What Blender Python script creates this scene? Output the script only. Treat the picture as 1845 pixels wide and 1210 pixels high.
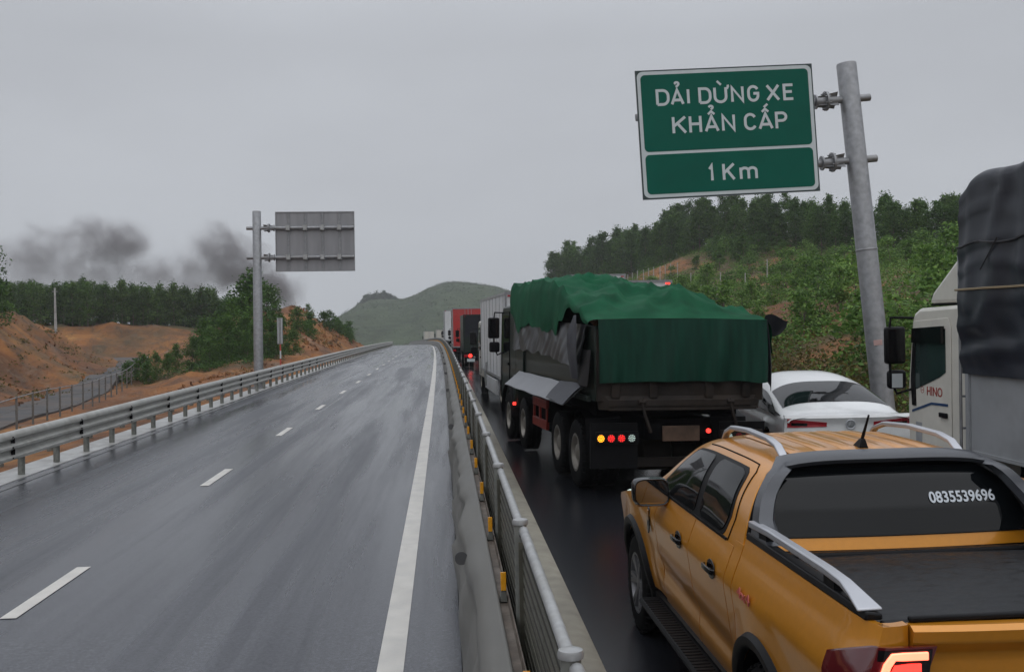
import bpy, bmesh, math, random
import numpy as np
from mathutils import Vector, Matrix, noise
R_ = math.radians
random.seed(7)
for o in list(bpy.data.objects): bpy.data.objects.remove(o)
SC = bpy.context.scene
COL = SC.collection
# ------------------------------------------------------------------ camera
FOC, YH, ROLL, XV, CAMH = 1800.0, 645.0, 0.022, 802.0, 2.6
_p = math.atan((YH - 605) / FOC); _a = math.atan((922.5 - XV) / FOC)
fw = Vector((math.sin(_a) * math.cos(_p), math.cos(_a) * math.cos(_p), math.sin(_p)))
r0 = Vector((math.cos(_a), -math.sin(_a), 0)); u0 = r0.cross(fw)
rr = r0 * math.cos(ROLL) - u0 * math.sin(ROLL); uu = u0 * math.cos(ROLL) + r0 * math.sin(ROLL)
cd = bpy.data.cameras.new('camera'); cam = bpy.data.objects.new('camera', cd); COL.objects.link(cam)
cam.matrix_world = Matrix(((rr.x, uu.x, -fw.x, 0), (rr.y, uu.y, -fw.y, 0), (rr.z, uu.z, -fw.z, CAMH), (0, 0, 0, 1)))
cd.sensor_width = 36; cd.lens = FOC / 1845 * 36; cd.clip_start = 0.1; cd.clip_end = 6000
SC.camera = cam
# ------------------------------------------------------------------ world, sun, exposure
W = bpy.data.worlds.new('World'); SC.world = W; W.use_nodes = True
nt = W.node_tree; nt.nodes.clear()
def wn(t, **k):
    n = nt.nodes.new(t)
    for a, b in k.items(): setattr(n, a, b)
    return n
sky = wn('ShaderNodeTexSky', sky_type='NISHITA', sun_disc=False, sun_elevation=R_(52), sun_rotation=R_(160), dust_density=1.0, air_density=1.0, ozone_density=1.0)
hs = wn('ShaderNodeHueSaturation'); hs.inputs['Saturation'].default_value = 0.12; hs.inputs['Value'].default_value = 0.35
nt.links.new(sky.outputs[0], hs.inputs['Color'])
tc = wn('ShaderNodeTexCoord'); mp = wn('ShaderNodeMapping'); mp.inputs['Scale'].default_value = (1.2, 1.2, 3.2)
nt.links.new(tc.outputs['Generated'], mp.inputs[0])
nz = wn('ShaderNodeTexNoise'); nz.inputs['Scale'].default_value = 1.7; nz.inputs['Detail'].default_value = 5; nz.inputs['Roughness'].default_value = 0.5
nt.links.new(mp.outputs[0], nz.inputs['Vector'])
cr = wn('ShaderNodeValToRGB'); cr.color_ramp.elements[0].position = 0.28; cr.color_ramp.elements[1].position = 0.75
cr.color_ramp.elements[0].color = (4.6, 4.8, 5.2, 1); cr.color_ramp.elements[1].color = (5.5, 5.75, 6.2, 1)
nt.links.new(nz.outputs[0], cr.inputs[0])
mx = wn('ShaderNodeMix', data_type='RGBA'); mx.inputs[0].default_value = 0.93
nt.links.new(hs.outputs[0], mx.inputs[6]); nt.links.new(cr.outputs[0], mx.inputs[7])
bg = wn('ShaderNodeBackground'); bg.inputs[1].default_value = 0.1
wo = wn('ShaderNodeOutputWorld')
sx = wn('ShaderNodeSeparateXYZ'); nt.links.new(tc.outputs['Generated'], sx.inputs[0])
zr_ = wn('ShaderNodeMapRange'); zr_.inputs[1].default_value = .3; zr_.inputs[2].default_value = .95; zr_.inputs[3].default_value = 1.0; zr_.inputs[4].default_value = 2.6; nt.links.new(sx.outputs[2], zr_.inputs[0])
vm = wn('ShaderNodeVectorMath', operation='SCALE'); nt.links.new(mx.outputs[2], vm.inputs[0]); nt.links.new(zr_.outputs[0], vm.inputs['Scale'])
nt.links.new(vm.outputs[0], bg.inputs[0]); nt.links.new(bg.outputs[0], wo.inputs[0])
sd = bpy.data.lights.new('sun', 'SUN'); sd.energy = 0.7; sd.angle = R_(100); sd.color = (1, .97, .93)
so = bpy.data.objects.new('sun', sd); COL.objects.link(so)
so.rotation_euler = (R_(38), 0, R_(-160 + 180))
SC.view_settings.view_transform = 'Standard'; SC.view_settings.look = 'None'
SC.view_settings.exposure = 0.0; SC.view_settings.gamma = 1.0
SC.render.film_transparent = False
SC.cycles.volume_max_steps = 256; SC.cycles.max_bounces = 8; SC.cycles.transparent_max_bounces = 8
SC.cycles.volume_bounces = 1; SC.cycles.use_denoising = True
# ------------------------------------------------------------------ road frame
G, K = 0.0365, 4.3e-5
def off(s): return s * s / 16800 + 2.0e-4 * max(0.0, s - 150) ** 2
def rz(s): return G * s - K * s * s
def RP(l, s, z=0.0): return Vector((l - off(s), s, rz(s) + z))
def pitch(s): return math.atan(G - 2 * K * s)
def head(s): return math.atan(s / 8400 + (4e-4 * (s - 150) if s > 150 else 0))
# ------------------------------------------------------------------ mesh helper
def cr_interp(P, sub, closed=False):
    P = np.asarray(P, float); n = len(P); out = []
    rng = range(n if closed else n - 1)
    for i in rng:
        if closed: a, b, c, d = P[(i - 1) % n], P[i], P[(i + 1) % n], P[(i + 2) % n]
        else:
            b, c = P[i], P[i + 1]; a = P[i - 1] if i > 0 else 2 * b - c; d = P[i + 2] if i + 2 < n else 2 * c - b
        for k in range(sub):
            t = k / sub
            out.append(0.5 * (2 * b + (c - a) * t + (2 * a - 5 * b + 4 * c - d) * t * t + (3 * b - a - 3 * c + d) * t ** 3))
    if not closed: out.append(P[-1])
    return np.array(out)
class MB:
    def __init__(s): s.v = []; s.f = []; s.m = []
    def add(s, vs, fs, mi=0):
        b = len(s.v); s.v.extend([tuple(map(float, q)) for q in vs]); s.f.extend([tuple(b + i for i in f) for f in fs]); s.m.extend([mi] * len(fs)); return s
    def box(s, x0, x1, y0, y1, z0, z1, mi=0):
        v = [(x, y, z) for z in (z0, z1) for y in (y0, y1) for x in (x0, x1)]
        return s.add(v, [(0, 2, 3, 1), (4, 5, 7, 6), (0, 1, 5, 4), (2, 6, 7, 3), (0, 4, 6, 2), (1, 3, 7, 5)], mi)
    def hexa(s, v, mi=0):   # 8 verts in box order
        return s.add(v, [(0, 2, 3, 1), (4, 5, 7, 6), (0, 1, 5, 4), (2, 6, 7, 3), (0, 4, 6, 2), (1, 3, 7, 5)], mi)
    def prism(s, poly, a0, a1, axis='x', mi=0):   # poly in the other two axes
        def pt(u, w, a): return {'x': (a, u, w), 'y': (u, a, w), 'z': (u, w, a)}[axis]
        n = len(poly); v = [pt(u, w, a0) for u, w in poly] + [pt(u, w, a1) for u, w in poly]
        f = [(i, (i + 1) % n, n + (i + 1) % n, n + i) for i in range(n)] + [tuple(range(n - 1, -1, -1)), tuple(range(n, 2 * n))]
        return s.add(v, f, mi)
    def tube(s, pts, r, n=8, mi=0, cap=True, flat=1.0):
        pts = [Vector(p) for p in pts]; m = len(pts); rs = r if isinstance(r, (list, tuple)) else [r] * m
        V = []; up = None
        for i, p in enumerate(pts):
            d = (pts[min(i + 1, m - 1)] - pts[max(i - 1, 0)]).normalized()
            if up is None: up = Vector((0, 0, 1)) if abs(d.z) < .9 else Vector((1, 0, 0))
            a = d.cross(up).normalized(); b = a.cross(d).normalized(); up = b
            for k in range(n):
                t = 2 * math.pi * k / n; V.append(p + a * math.cos(t) * rs[i] + b * math.sin(t) * rs[i] * flat)
        F = [(i * n + k, i * n + (k + 1) % n, (i + 1) * n + (k + 1) % n, (i + 1) * n + k) for i in range(m - 1) for k in range(n)]
        if cap: F += [tuple(range(n - 1, -1, -1)), tuple((m - 1) * n + k for k in range(n))]
        return s.add(V, F, mi)
    def bar(s, pts, w, h, mi=0, upv=(0, 0, 1)):   # rectangular section swept along pts
        pts = [Vector(p) for p in pts]; m = len(pts); V = []; U = Vector(upv)
        for i, p in enumerate(pts):
            d = (pts[min(i + 1, m - 1)] - pts[max(i - 1, 0)]).normalized(); a = d.cross(U).normalized(); b = a.cross(d)
            ww = w[i] if isinstance(w, (list, tuple)) else w; hh = h[i] if isinstance(h, (list, tuple)) else h
            V += [p - a * ww / 2 - b * hh / 2, p + a * ww / 2 - b * hh / 2, p + a * ww / 2 + b * hh / 2, p - a * ww / 2 + b * hh / 2]
        F = [(i * 4 + k, i * 4 + (k + 1) % 4, i * 4 + 4 + (k + 1) % 4, i * 4 + 4 + k) for i in range(m - 1) for k in range(4)]
        F += [(3, 2, 1, 0), tuple((m - 1) * 4 + k for k in range(4))]
        return s.add(V, F, mi)
    def lathe(s, prof, c=(0, 0, 0), axis='z', n=24, mi=0, closed=False, cap=True):
        V = []
        for a, r in prof:
            for k in range(n):
                t = 2 * math.pi * k / n; x, y = r * math.cos(t), r * math.sin(t)
                V.append({'z': (c[0] + x, c[1] + y, c[2] + a), 'x': (c[0] + a, c[1] + x, c[2] + y), 'y': (c[0] + x, c[1] + a, c[2] + y)}[axis])
        m = len(prof); rg = m if closed else m - 1
        F = [(i * n + k, i * n + (k + 1) % n, ((i + 1) % m) * n + (k + 1) % n, ((i + 1) % m) * n + k) for i in range(rg) for k in range(n)]
        if not closed and cap:
            if prof[0][1] > 1e-6: F.append(tuple(range(n - 1, -1, -1)))
            if prof[-1][1] > 1e-6: F.append(tuple((m - 1) * n + k for k in range(n)))
        return s.add(V, F, mi)
    def grid(s, P, mi=0, closeu=False):
        m, n = len(P), len(P[0]); V = [q for row in P for q in row]
        F = [(i * n + j, i * n + j + 1, (i + 1) * n + j + 1, (i + 1) * n + j) for i in range(m - 1) for j in range(n - 1)]
        if closeu: F += [((m - 1) * n + j, (m - 1) * n + j + 1, j + 1, j) for j in range(n - 1)]
        return s.add(V, F, mi)
    def slab(s, P, dvec, mi=0):   # grid sheet given thickness along dvec (vector or function)
        m, n = len(P), len(P[0]); D = Vector(dvec)
        A = [[Vector(q) for q in row] for row in P]; B = [[q + D for q in row] for row in A]
        s.grid(A, mi); s.grid([list(reversed(r)) for r in B], mi)
        rim = [(i, 0) for i in range(m)] + [(m - 1, j) for j in range(1, n)] + [(i, n - 1) for i in range(m - 2, -1, -1)] + [(0, j) for j in range(n - 2, -1, -1)]
        s.grid([[A[i][j] for i, j in rim], [B[i][j] for i, j in rim]], mi); return s
    def build(s, name, mats, parent=None, sharp=35, bevel=0, loc=None):
        me = bpy.data.meshes.new(name); me.from_pydata(s.v, [], s.f); me.update()
        for m in (mats if isinstance(mats, (list, tuple)) else [mats]): me.materials.append(m)
        me.polygons.foreach_set('material_index', s.m)
        if sharp:
            me.polygons.foreach_set('use_smooth', [True] * len(me.polygons)); me.set_sharp_from_angle(angle=R_(sharp))
        o = bpy.data.objects.new(name, me); COL.objects.link(o)
        if parent: o.parent = parent
        if loc is not None: o.location = loc
        if bevel:
            b = o.modifiers.new('bevel', 'BEVEL'); b.width = bevel; b.segments = 2; b.limit_method = 'ANGLE'; b.angle_limit = R_(40); b.harden_normals = False
        return o
def tag(o, label=None, cat=None, group=None, kind=None):
    for k, v in (('label', label), ('category', cat), ('group', group), ('kind', kind)):
        if v: o[k] = v
    return o
def thing(name, label, cat, loc=(0, 0, 0), rot=(0, 0, 0), group=None):
    o = bpy.data.objects.new(name, None); COL.objects.link(o); o.location = loc; o.rotation_euler = rot; o.empty_display_size = .2
    return tag(o, label, cat, group)
def copy_tree(o, parent=None):
    c = o.copy(); COL.objects.link(c)
    if parent: c.parent = parent
    for ch in o.children: copy_tree(ch, c)
    return c
def onroad(name, label, cat, lat, s, yaw=0, group=None, dz=0, roll=0):
    return thing(name, label, cat, RP(lat, s, dz), (pitch(s), roll, head(s) + yaw), group)
# ------------------------------------------------------------------ materials
def mat(name, col, rough=.5, metal=0, spec=.5, var=.12, vscale=6, bump=0, bscale=60, coat=0, emit=None, estr=0, dirt=None, dscale=2.0, damt=.5, rvar=0, stretch=None, detail=5):
    m = bpy.data.materials.new(name); m.use_nodes = True; t = m.node_tree; b = t.nodes['Principled BSDF']; L = t.links.new
    b.inputs['Roughness'].default_value = rough; b.inputs['Metallic'].default_value = metal; b.inputs['Specular IOR Level'].default_value = spec
    if coat: b.inputs['Coat Weight'].default_value = coat; b.inputs['Coat Roughness'].default_value = .06
    c = t.nodes.new('ShaderNodeTexCoord'); vec = c.outputs['Object']
    if stretch:
        mpn = t.nodes.new('ShaderNodeMapping'); mpn.inputs['Scale'].default_value = stretch; L(vec, mpn.inputs[0]); vec = mpn.outputs[0]
    col = tuple(col) + (1,)
    n = t.nodes.new('ShaderNodeTexNoise'); n.inputs['Scale'].default_value = vscale; n.inputs['Detail'].default_value = detail; L(vec, n.inputs['Vector'])
    rp = t.nodes.new('ShaderNodeValToRGB'); rp.color_ramp.elements[0].position = .3; rp.color_ramp.elements[1].position = .7
    rp.color_ramp.elements[0].color = tuple(x * (1 - var) for x in col[:3]) + (1,); rp.color_ramp.elements[1].color = tuple(min(1, x * (1 + var)) for x in col[:3]) + (1,)
    L(n.outputs[0], rp.inputs[0]); out = rp.outputs[0]
    if dirt:
        n2 = t.nodes.new('ShaderNodeTexNoise'); n2.inputs['Scale'].default_value = dscale; n2.inputs['Detail'].default_value = 7; n2.inputs['Roughness'].default_value = .65; L(vec, n2.inputs['Vector'])
        mr = t.nodes.new('ShaderNodeMapRange'); mr.inputs[1].default_value = .45; mr.inputs[2].default_value = .75; mr.inputs[4].default_value = damt; L(n2.outputs[0], mr.inputs[0])
        mxn = t.nodes.new('ShaderNodeMix'); mxn.data_type = 'RGBA'; L(mr.outputs[0], mxn.inputs[0]); L(out, mxn.inputs[6]); mxn.inputs[7].default_value = tuple(dirt) + (1,); out = mxn.outputs[2]
    L(out, b.inputs['Base Color'])
    if rvar:
        mr2 = t.nodes.new('ShaderNodeMapRange'); mr2.inputs[1].default_value = .3; mr2.inputs[2].default_value = .7; mr2.inputs[3].default_value = max(.02, rough - rvar); mr2.inputs[4].default_value = min(1, rough + rvar)
        L(n.outputs[0], mr2.inputs[0]); L(mr2.outputs[0], b.inputs['Roughness'])
    if bump:
        n3 = t.nodes.new('ShaderNodeTexNoise'); n3.inputs['Scale'].default_value = bscale; n3.inputs['Detail'].default_value = 4; L(vec, n3.inputs['Vector'])
        bp = t.nodes.new('ShaderNodeBump'); bp.inputs['Strength'].default_value = min(1, bump * 10); bp.inputs['Distance'].default_value = bump; L(n3.outputs[0], bp.inputs['Height']); L(bp.outputs[0], b.inputs['Normal'])
    if emit: b.inputs['Emission Color'].default_value = tuple(emit) + (1,); b.inputs['Emission Strength'].default_value = estr
    return m
def leafmat(name, a, b_, c_, trans=.25):
    m = bpy.data.materials.new(name); m.use_nodes = True; t = m.node_tree; b = t.nodes['Principled BSDF']; L = t.links.new
    g = t.nodes.new('ShaderNodeNewGeometry'); oi = t.nodes.new('ShaderNodeObjectInfo')
    rp = t.nodes.new('ShaderNodeValToRGB'); e = rp.color_ramp.elements; e[0].color = a + (1,); e[1].color = c_ + (1,); k = e.new(.5); k.color = b_ + (1,)
    mt = t.nodes.new('ShaderNodeMath'); mt.operation = 'MULTIPLY_ADD'; mt.inputs[1].default_value = .7
    m2 = t.nodes.new('ShaderNodeMath'); m2.operation = 'MULTIPLY'; m2.inputs[1].default_value = .3
    L(oi.outputs['Random'], m2.inputs[0]); L(g.outputs['Random Per Island'], mt.inputs[0]); L(m2.outputs[0], mt.inputs[2]); L(mt.outputs[0], rp.inputs[0])
    L(rp.outputs[0], b.inputs['Base Color']); b.inputs['Roughness'].default_value = .5; b.inputs['Specular IOR Level'].default_value = .15
    tr = t.nodes.new('ShaderNodeBsdfTranslucent'); L(rp.outputs[0], tr.inputs[0]); ms = t.nodes.new('ShaderNodeMixShader'); ms.inputs[0].default_value = trans
    L(b.outputs[0], ms.inputs[1]); L(tr.outputs[0], ms.inputs[2]); L(ms.outputs[0], t.nodes['Material Output'].inputs[0]); return m
M = {}
M['galv'] = mat('galvanised_steel', (.25, .255, .265), .45, .55, var=.18, vscale=9, bump=.001, bscale=40, dirt=(.2, .19, .17), dscale=1.5, damt=.4)
M['galv_rail'] = mat('weathered_rail_steel', (.36, .36, .34), .42, .35, var=.15, vscale=5, dirt=(.19, .17, .14), dscale=2.2, damt=.55, rvar=.1)
M['galv_light'] = mat('bright_pipe_steel', (.33, .335, .335), .42, .4, var=.2, vscale=14, dirt=(.3, .29, .26), dscale=5, damt=.5)
M['post_grey'] = mat('painted_post_grey', (.15, .155, .14), .45, .2, var=.2, vscale=12, dirt=(.3, .3, .27), dscale=6, damt=.35)
M['panel_olive'] = mat('olive_panel', (.085, .082, .062), .5, .1, var=.2, vscale=8, dirt=(.13, .12, .1), dscale=3, damt=.4)
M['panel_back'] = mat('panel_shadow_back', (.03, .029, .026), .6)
M['sheet'] = mat('grey_barrier_sheet', (.135, .132, .122), .5, .05, spec=.25, var=.15, vscale=2.5, dirt=(.12, .115, .1), dscale=1.4, damt=.6, stretch=(1, .5, 3), rvar=.1)
M['rustch'] = mat('rusty_channel', (.12, .095, .075), .6, .2, var=.35, vscale=10, dirt=(.28, .25, .22), dscale=7, damt=.6)
M['concrete'] = mat('wet_concrete', (.27, .25, .2), .5, var=.18, vscale=5, bump=.002, bscale=70, dirt=(.13, .12, .1), dscale=1.2, damt=.5)
M['gutter'] = mat('gutter_concrete', (.34, .34, .33), .4, var=.2, vscale=3, bump=.002, bscale=50, dirt=(.13, .115, .1), dscale=1.6, damt=.8)
M['marking'] = mat('road_paint', (.52, .50, .46), .42, spec=.3, var=.12, vscale=7, bump=.001, bscale=140, dirt=(.24, .24, .24), dscale=3.5, damt=.6)
M['yellow'] = mat('yellow_reflector', (.75, .33, .01), .3, var=.15, vscale=30, coat=.5)
M['white_paint'] = mat('white_vehicle_paint', (.68, .69, .69), .3, var=.03, coat=.6, dirt=(.5, .49, .47), dscale=2, damt=.3)
M['truck_white'] = mat('truck_white_paint', (.6, .58, .52), .38, var=.05, coat=.3, dirt=(.42, .4, .35), dscale=1.6, damt=.45)
M['box_white'] = mat('box_body_white', (.55, .56, .57), .4, var=.06, vscale=1.5, dirt=(.36, .35, .33), dscale=1.2, damt=.5, stretch=(1, 1, .3))
M['tyre'] = mat('tyre_rubber', (.008, .008, .0085), .7, spec=.1, var=.3, vscale=20, bump=.002, bscale=50)
M['black'] = mat('black_plastic', (.006, .006, .007), .45, spec=.13, var=.2, vscale=10)
M['gloss'] = mat('gloss_black', (.005, .005, .006), .14, spec=.3, var=.1, coat=.25)
M['dark'] = mat('dark_underbody', (.005, .005, .006), .8, spec=.08, var=.4, vscale=4)
M['glass'] = mat('tinted_glass', (.004, .005, .006), .04, spec=.3, var=.1)
M['glass_green'] = mat('cab_window_glass', (.02, .035, .033), .05, spec=.6, var=.3, vscale=2)
M['mirror_glass'] = mat('mirror_glass', (.3, .31, .33), .03, 1, var=.02)
M['silver'] = mat('silver_trim', (.46, .47, .5), .33, .55, var=.05)
M['alloy'] = mat('dark_alloy', (.16, .16, .17), .35, .6, var=.1)
M['grey_trim'] = mat('satin_grey_trim', (.052, .056, .065), .38, .1, var=.06, coat=.2)
M['lamp_red'] = mat('tail_lamp_red', (.36, .012, .022), .12, coat=.8, var=.1)
M['lamp_lit'] = mat('lit_red_led', (.9, .05, .03), .3, emit=(1, .04, .03), estr=2.2)
M['lamp_hot'] = mat('lit_led_core', (1, .5, .3), .3, emit=(1, .13, .07), estr=3.2)
M['lamp_amber'] = mat('lit_amber', (.9, .4, .02), .3, emit=(1, .38, .02), estr=2.6)
M['lamp_redlit'] = mat('lit_red', (.8, .03, .02), .3, emit=(1, .03, .03), estr=1.3)
M['lamp_clear'] = mat('clear_lamp', (.65, .75, .7), .2, emit=(.7, .9, .8), estr=.35)
M['bark'] = mat('tree_bark', (.13, .105, .085), .85, var=.3, vscale=12, bump=.01, bscale=20)
M['wood_post'] = mat('fence_post_grey', (.34, .33, .31), .7, var=.2); M['fence_dull'] = mat('dull_fence_steel', (.11, .105, .095), .6, var=.2)
M['leaf_pine'] = leafmat('acacia_leaves', (.015, .035, .010), (.046, .098, .022), (.135, .225, .045))
M['leaf_bush'] = leafmat('bush_leaves', (.018, .045, .011), (.052, .115, .022), (.125, .225, .04), .3)
M['leaf_sap'] = leafmat('sapling_leaves', (.028, .066, .014), (.095, .185, .038), (.23, .36, .085), .3)
M['leaf_dry'] = leafmat('dry_scrub_leaves', (.03, .035, .012), (.10, .085, .025), (.2, .15, .045), .3)
M['leaf_far'] = leafmat('far_leaves', (.012, .024, .012), (.022, .042, .018), (.038, .066, .026), .1)
def asphalt(nm='wet_asphalt', kb=1.0, ra=.06, rb=.40):
    m = bpy.data.materials.new(nm); m.use_nodes = True; t = m.node_tree; b = t.nodes['Principled BSDF']; L = t.links.new
    c = t.nodes.new('ShaderNodeTexCoord')
    def nz_(scale, st, det=5, rg=.55):
        mp_ = t.nodes.new('ShaderNodeMapping'); mp_.inputs['Scale'].default_value = st; L(c.outputs['Object'], mp_.inputs[0])
        n = t.nodes.new('ShaderNodeTexNoise'); n.inputs['Scale'].default_value = scale; n.inputs['Detail'].default_value = det; n.inputs['Roughness'].default_value = rg; L(mp_.outputs[0], n.inputs['Vector']); return n.outputs[0]
    def rng(x, a, b2, c2, d):
        r = t.nodes.new('ShaderNodeMapRange'); r.inputs[1].default_value = a; r.inputs[2].default_value = b2; r.inputs[3].default_value = c2; r.inputs[4].default_value = d; L(x, r.inputs[0]); return r.outputs[0]
    streak = nz_(1.6, (1, .035, 1), 6, .6); patch = nz_(.22, (1.4, .5, 1), 4); grain = nz_(34, (1, 1, 1), 5, .7); fine = nz_(160, (1, 1, 1), 2)
    band = nz_(1.5, (1, .004, 1), 3, .5)
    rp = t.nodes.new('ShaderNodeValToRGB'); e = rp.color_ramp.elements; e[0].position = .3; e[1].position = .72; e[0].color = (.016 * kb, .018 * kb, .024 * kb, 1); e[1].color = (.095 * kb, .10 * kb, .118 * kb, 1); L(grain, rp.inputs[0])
    mxx = t.nodes.new('ShaderNodeMix'); mxx.data_type = 'RGBA'; mxx.blend_type = 'MULTIPLY'; L(rng(streak, .3, .7, .1, .75), mxx.inputs[0]); L(rp.outputs[0], mxx.inputs[6]); mxx.inputs[7].default_value = (.5, .5, .52, 1)
    L(mxx.outputs[2], b.inputs['Base Color'])
    ad = t.nodes.new('ShaderNodeMath'); ad.operation = 'MULTIPLY_ADD'; ad.inputs[1].default_value = .6; L(streak, ad.inputs[0])
    m4 = t.nodes.new('ShaderNodeMath'); m4.operation = 'MULTIPLY'; m4.inputs[1].default_value = .4; L(band, m4.inputs[0]); L(m4.outputs[0], ad.inputs[2])
    L(rng(ad.outputs[0], .38, .60, ra, rb), b.inputs['Roughness']); b.inputs['Specular IOR Level'].default_value = .5
    bp = t.nodes.new('ShaderNodeBump'); bp.inputs['Strength'].default_value = .25; bp.inputs['Distance'].default_value = .004; L(fine, bp.inputs['Height'])
    b2 = t.nodes.new('ShaderNodeBump'); b2.inputs['Strength'].default_value = .22; b2.inputs['Distance'].default_value = .006; L(grain, b2.inputs['Height']); L(bp.outputs[0], b2.inputs['Normal']); L(b2.outputs[0], b.inputs['Normal'])
    return m
M['asphalt'] = asphalt(); M['asphalt_shaded'] = asphalt('wet_shaded_asphalt', .38, .04, .22)  # second copy darkened: sky reflection blocked by the queue is put into its colour
def earth():
    m = bpy.data.materials.new('red_earth'); m.use_nodes = True; t = m.node_tree; b = t.nodes['Principled BSDF']; L = t.links.new
    c = t.nodes.new('ShaderNodeTexCoord')
    def nz_(scale, st=(1, 1, 1), det=7, rg=.6):
        mp_ = t.nodes.new('ShaderNodeMapping'); mp_.inputs['Scale'].default_value = st; L(c.outputs['Object'], mp_.inputs[0])
        n = t.nodes.new('ShaderNodeTexNoise'); n.inputs['Scale'].default_value = scale; n.inputs['Detail'].default_value = det; n.inputs['Roughness'].default_value = rg; n.inputs['Distortion'].default_value = .4; L(mp_.outputs[0], n.inputs['Vector']); return n.outputs[0]
    def ramp(x, pts):
        rp = t.nodes.new('ShaderNodeValToRGB'); e = rp.color_ramp.elements
        e[0].position, e[0].color = pts[0][0], pts[0][1] + (1,); e[1].position, e[1].color = pts[-1][0], pts[-1][1] + (1,)
        for p, q in pts[1:-1]: k = e.new(p); k.color = q + (1,)
        L(x, rp.inputs[0]); return rp.outputs[0]
    def mix(f, a, b_):
        mm = t.nodes.new('ShaderNodeMix'); mm.data_type = 'RGBA'; L(f, mm.inputs[0]); L(a, mm.inputs[6])
        if isinstance(b_, tuple): mm.inputs[7].default_value = b_ + (1,)
        else: L(b_, mm.inputs[7])
        return mm.outputs[2]
    def rng(x, a, b2, c2=0, d=1):
        r = t.nodes.new('ShaderNodeMapRange'); r.inputs[1].default_value = a; r.inputs[2].default_value = b2; r.inputs[3].default_value = c2; r.inputs[4].default_value = d; L(x, r.inputs[0]); return r.outputs[0]
    base = ramp(nz_(.16), [(.30, (.08, .04, .021)), (.42, (.155, .064, .025)), (.54, (.235, .094, .028)), (.64, (.29, .13, .035)), (.74, (.38, .205, .06))])
    rill = nz_(.9, (1, .55, .12), 8, .65)
    col = mix(rng(rill, .48, .68, 0, .8), base, (.05, .036, .028)); col = mix(rng(nz_(1.4, (1, .7, .25), 9, .7), .55, .7, 0, .5), col, (.27, .16, .08))
    col = mix(rng(nz_(.5, (1, 1, .4)), .56, .7, 0, .6), col, (.16, .13, .1))
    at = t.nodes.new('ShaderNodeAttribute'); at.attribute_name = 'veg'
    g = ramp(nz_(.8), [(.3, (.035, .042, .018)), (.5, (.07, .065, .03)), (.7, (.13, .085, .045))])
    col = mix(at.outputs['Fac'], col, g)
    L(col, b.inputs['Base Color']); b.inputs['Roughness'].default_value = .8; b.inputs['Specular IOR Level'].default_value = .25
    bp = t.nodes.new('ShaderNodeBump'); bp.inputs['Strength'].default_value = 1.0; bp.inputs['Distance'].default_value = .5; L(rill, bp.inputs['Height'])
    b2 = t.nodes.new('ShaderNodeBump'); b2.inputs['Strength'].default_value = .6; b2.inputs['Distance'].default_value = .06; L(nz_(6), b2.inputs['Height']); L(bp.outputs[0], b2.inputs['Normal']); L(b2.outputs[0], b.inputs['Normal'])
    return m
M['earth'] = earth()
# ------------------------------------------------------------------ terrain
PTS = []
for s in range(-24, 331, 8):
    l, r = RP(-10.6, s, -.4), RP(10.4, s, -.3); PTS += [tuple(l), tuple(r)]
    PTS += [tuple(RP(0, s, -.7))]
for x, y, z in [(-16, 0, -1.2), (-17, 20, -.6), (-18.5, 35, 0), (-20.7, 48, .4), (-21.6, 54, .5), (-23.6, 64, .8), (-27, 82, 1.1), (-31, 98, 1.8), (-35.4, 115, 2.5)]:
    PTS += [(x - 2.6, y, z), (x, y, z), (x + 2.6, y, z)]
PTS += [(-24, 40, .6), (-24.6, 48, .9), (-26, 58, 1.0), (-28, 68, 1.2), (-31, 85, 1.6), (-25, 20, 0), (-24, 0, -.5)]
PTS += [(-31, 20, 6), (-32, 45, 6.8), (-32.8, 58, 7.1), (-33.2, 72, 7.3), (-36.2, 82, 7.5), (-37.6, 88, 7.6), (-38.3, 96, 7.4), (-38.3, 102, 6.5), (-36.2, 104, 3.9), (-31.5, 97, 1.5)]
PTS += [(-42, 60, 8.2), (-46, 75, 8.4), (-50, 95, 8), (-48, 112, 6), (-60, 60, 9), (-70, 100, 9)]
PTS += [(-46, 121, 3.2), (-43, 122, 3.1), (-40, 125, 3), (-35, 128, 3.2), (-31, 128, 3.4), (-53, 133, 7.6), (-49, 135, 7.8), (-45.6, 138, 8.2), (-39.5, 142, 8.0), (-35, 146, 7.5), (-28, 150, 6.5)]
PTS += [(-60, 160, 9), (-45, 175, 9.3), (-30, 180, 8.2), (-60, 220, 8), (-40, 230, 8), (-90, 150, 9)]
PTS += [(-11.8, 62, 2.35), (-15.4, 70, 2.3), (-19.1, 70, 1.5), (-23, 72, 1.1), (-22, 77, 1.7), (-18, 79, 2.7), (-15, 79, 3.1), (-12.4, 75, 2.8), (-11.3, 82, 3.4), (-12.4, 100, 4.5), (-12.6, 120, 5.4), (-13.2, 140, 5.9)]
PTS += [(-13.6, 92, 4.9), (-16, 96, 6.2), (-20, 96, 6.0), (-18.6, 105, 8.2), (-16.4, 115, 9.3), (-14.8, 125, 7.9), (-14, 138, 6.3), (-25, 110, 6.2), (-25, 130, 6.5), (-21, 120, 8), (-29, 104, 3.4), (-25, 95, 3.2), (-24, 85, 2.0), (-18, 150, 6.3)]
PTS += [(12.2, 26, 1.7), (12.6, 32, 2.0), (13.7, 40, 2.6), (17, 60, 5.2), (21.8, 90, 8.2), (25, 40, 6), (40, 20, 7), (30, 10, 4)]
RIDGE = [(29.6, 230, 22.0), (39.4, 200, 21.5), (43.2, 170, 21.2), (46.6, 155, 20.5), (51.8, 140, 18.2), (54.9, 120, 15.4), (55.5, 105, 13.4), (58, 85, 11.5), (60, 60, 10)]
PTS += RIDGE + [(x + 16, y + 8, z + .6) for x, y, z in RIDGE] + [(x + 45, y + 12, z) for x, y, z in RIDGE]
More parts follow.
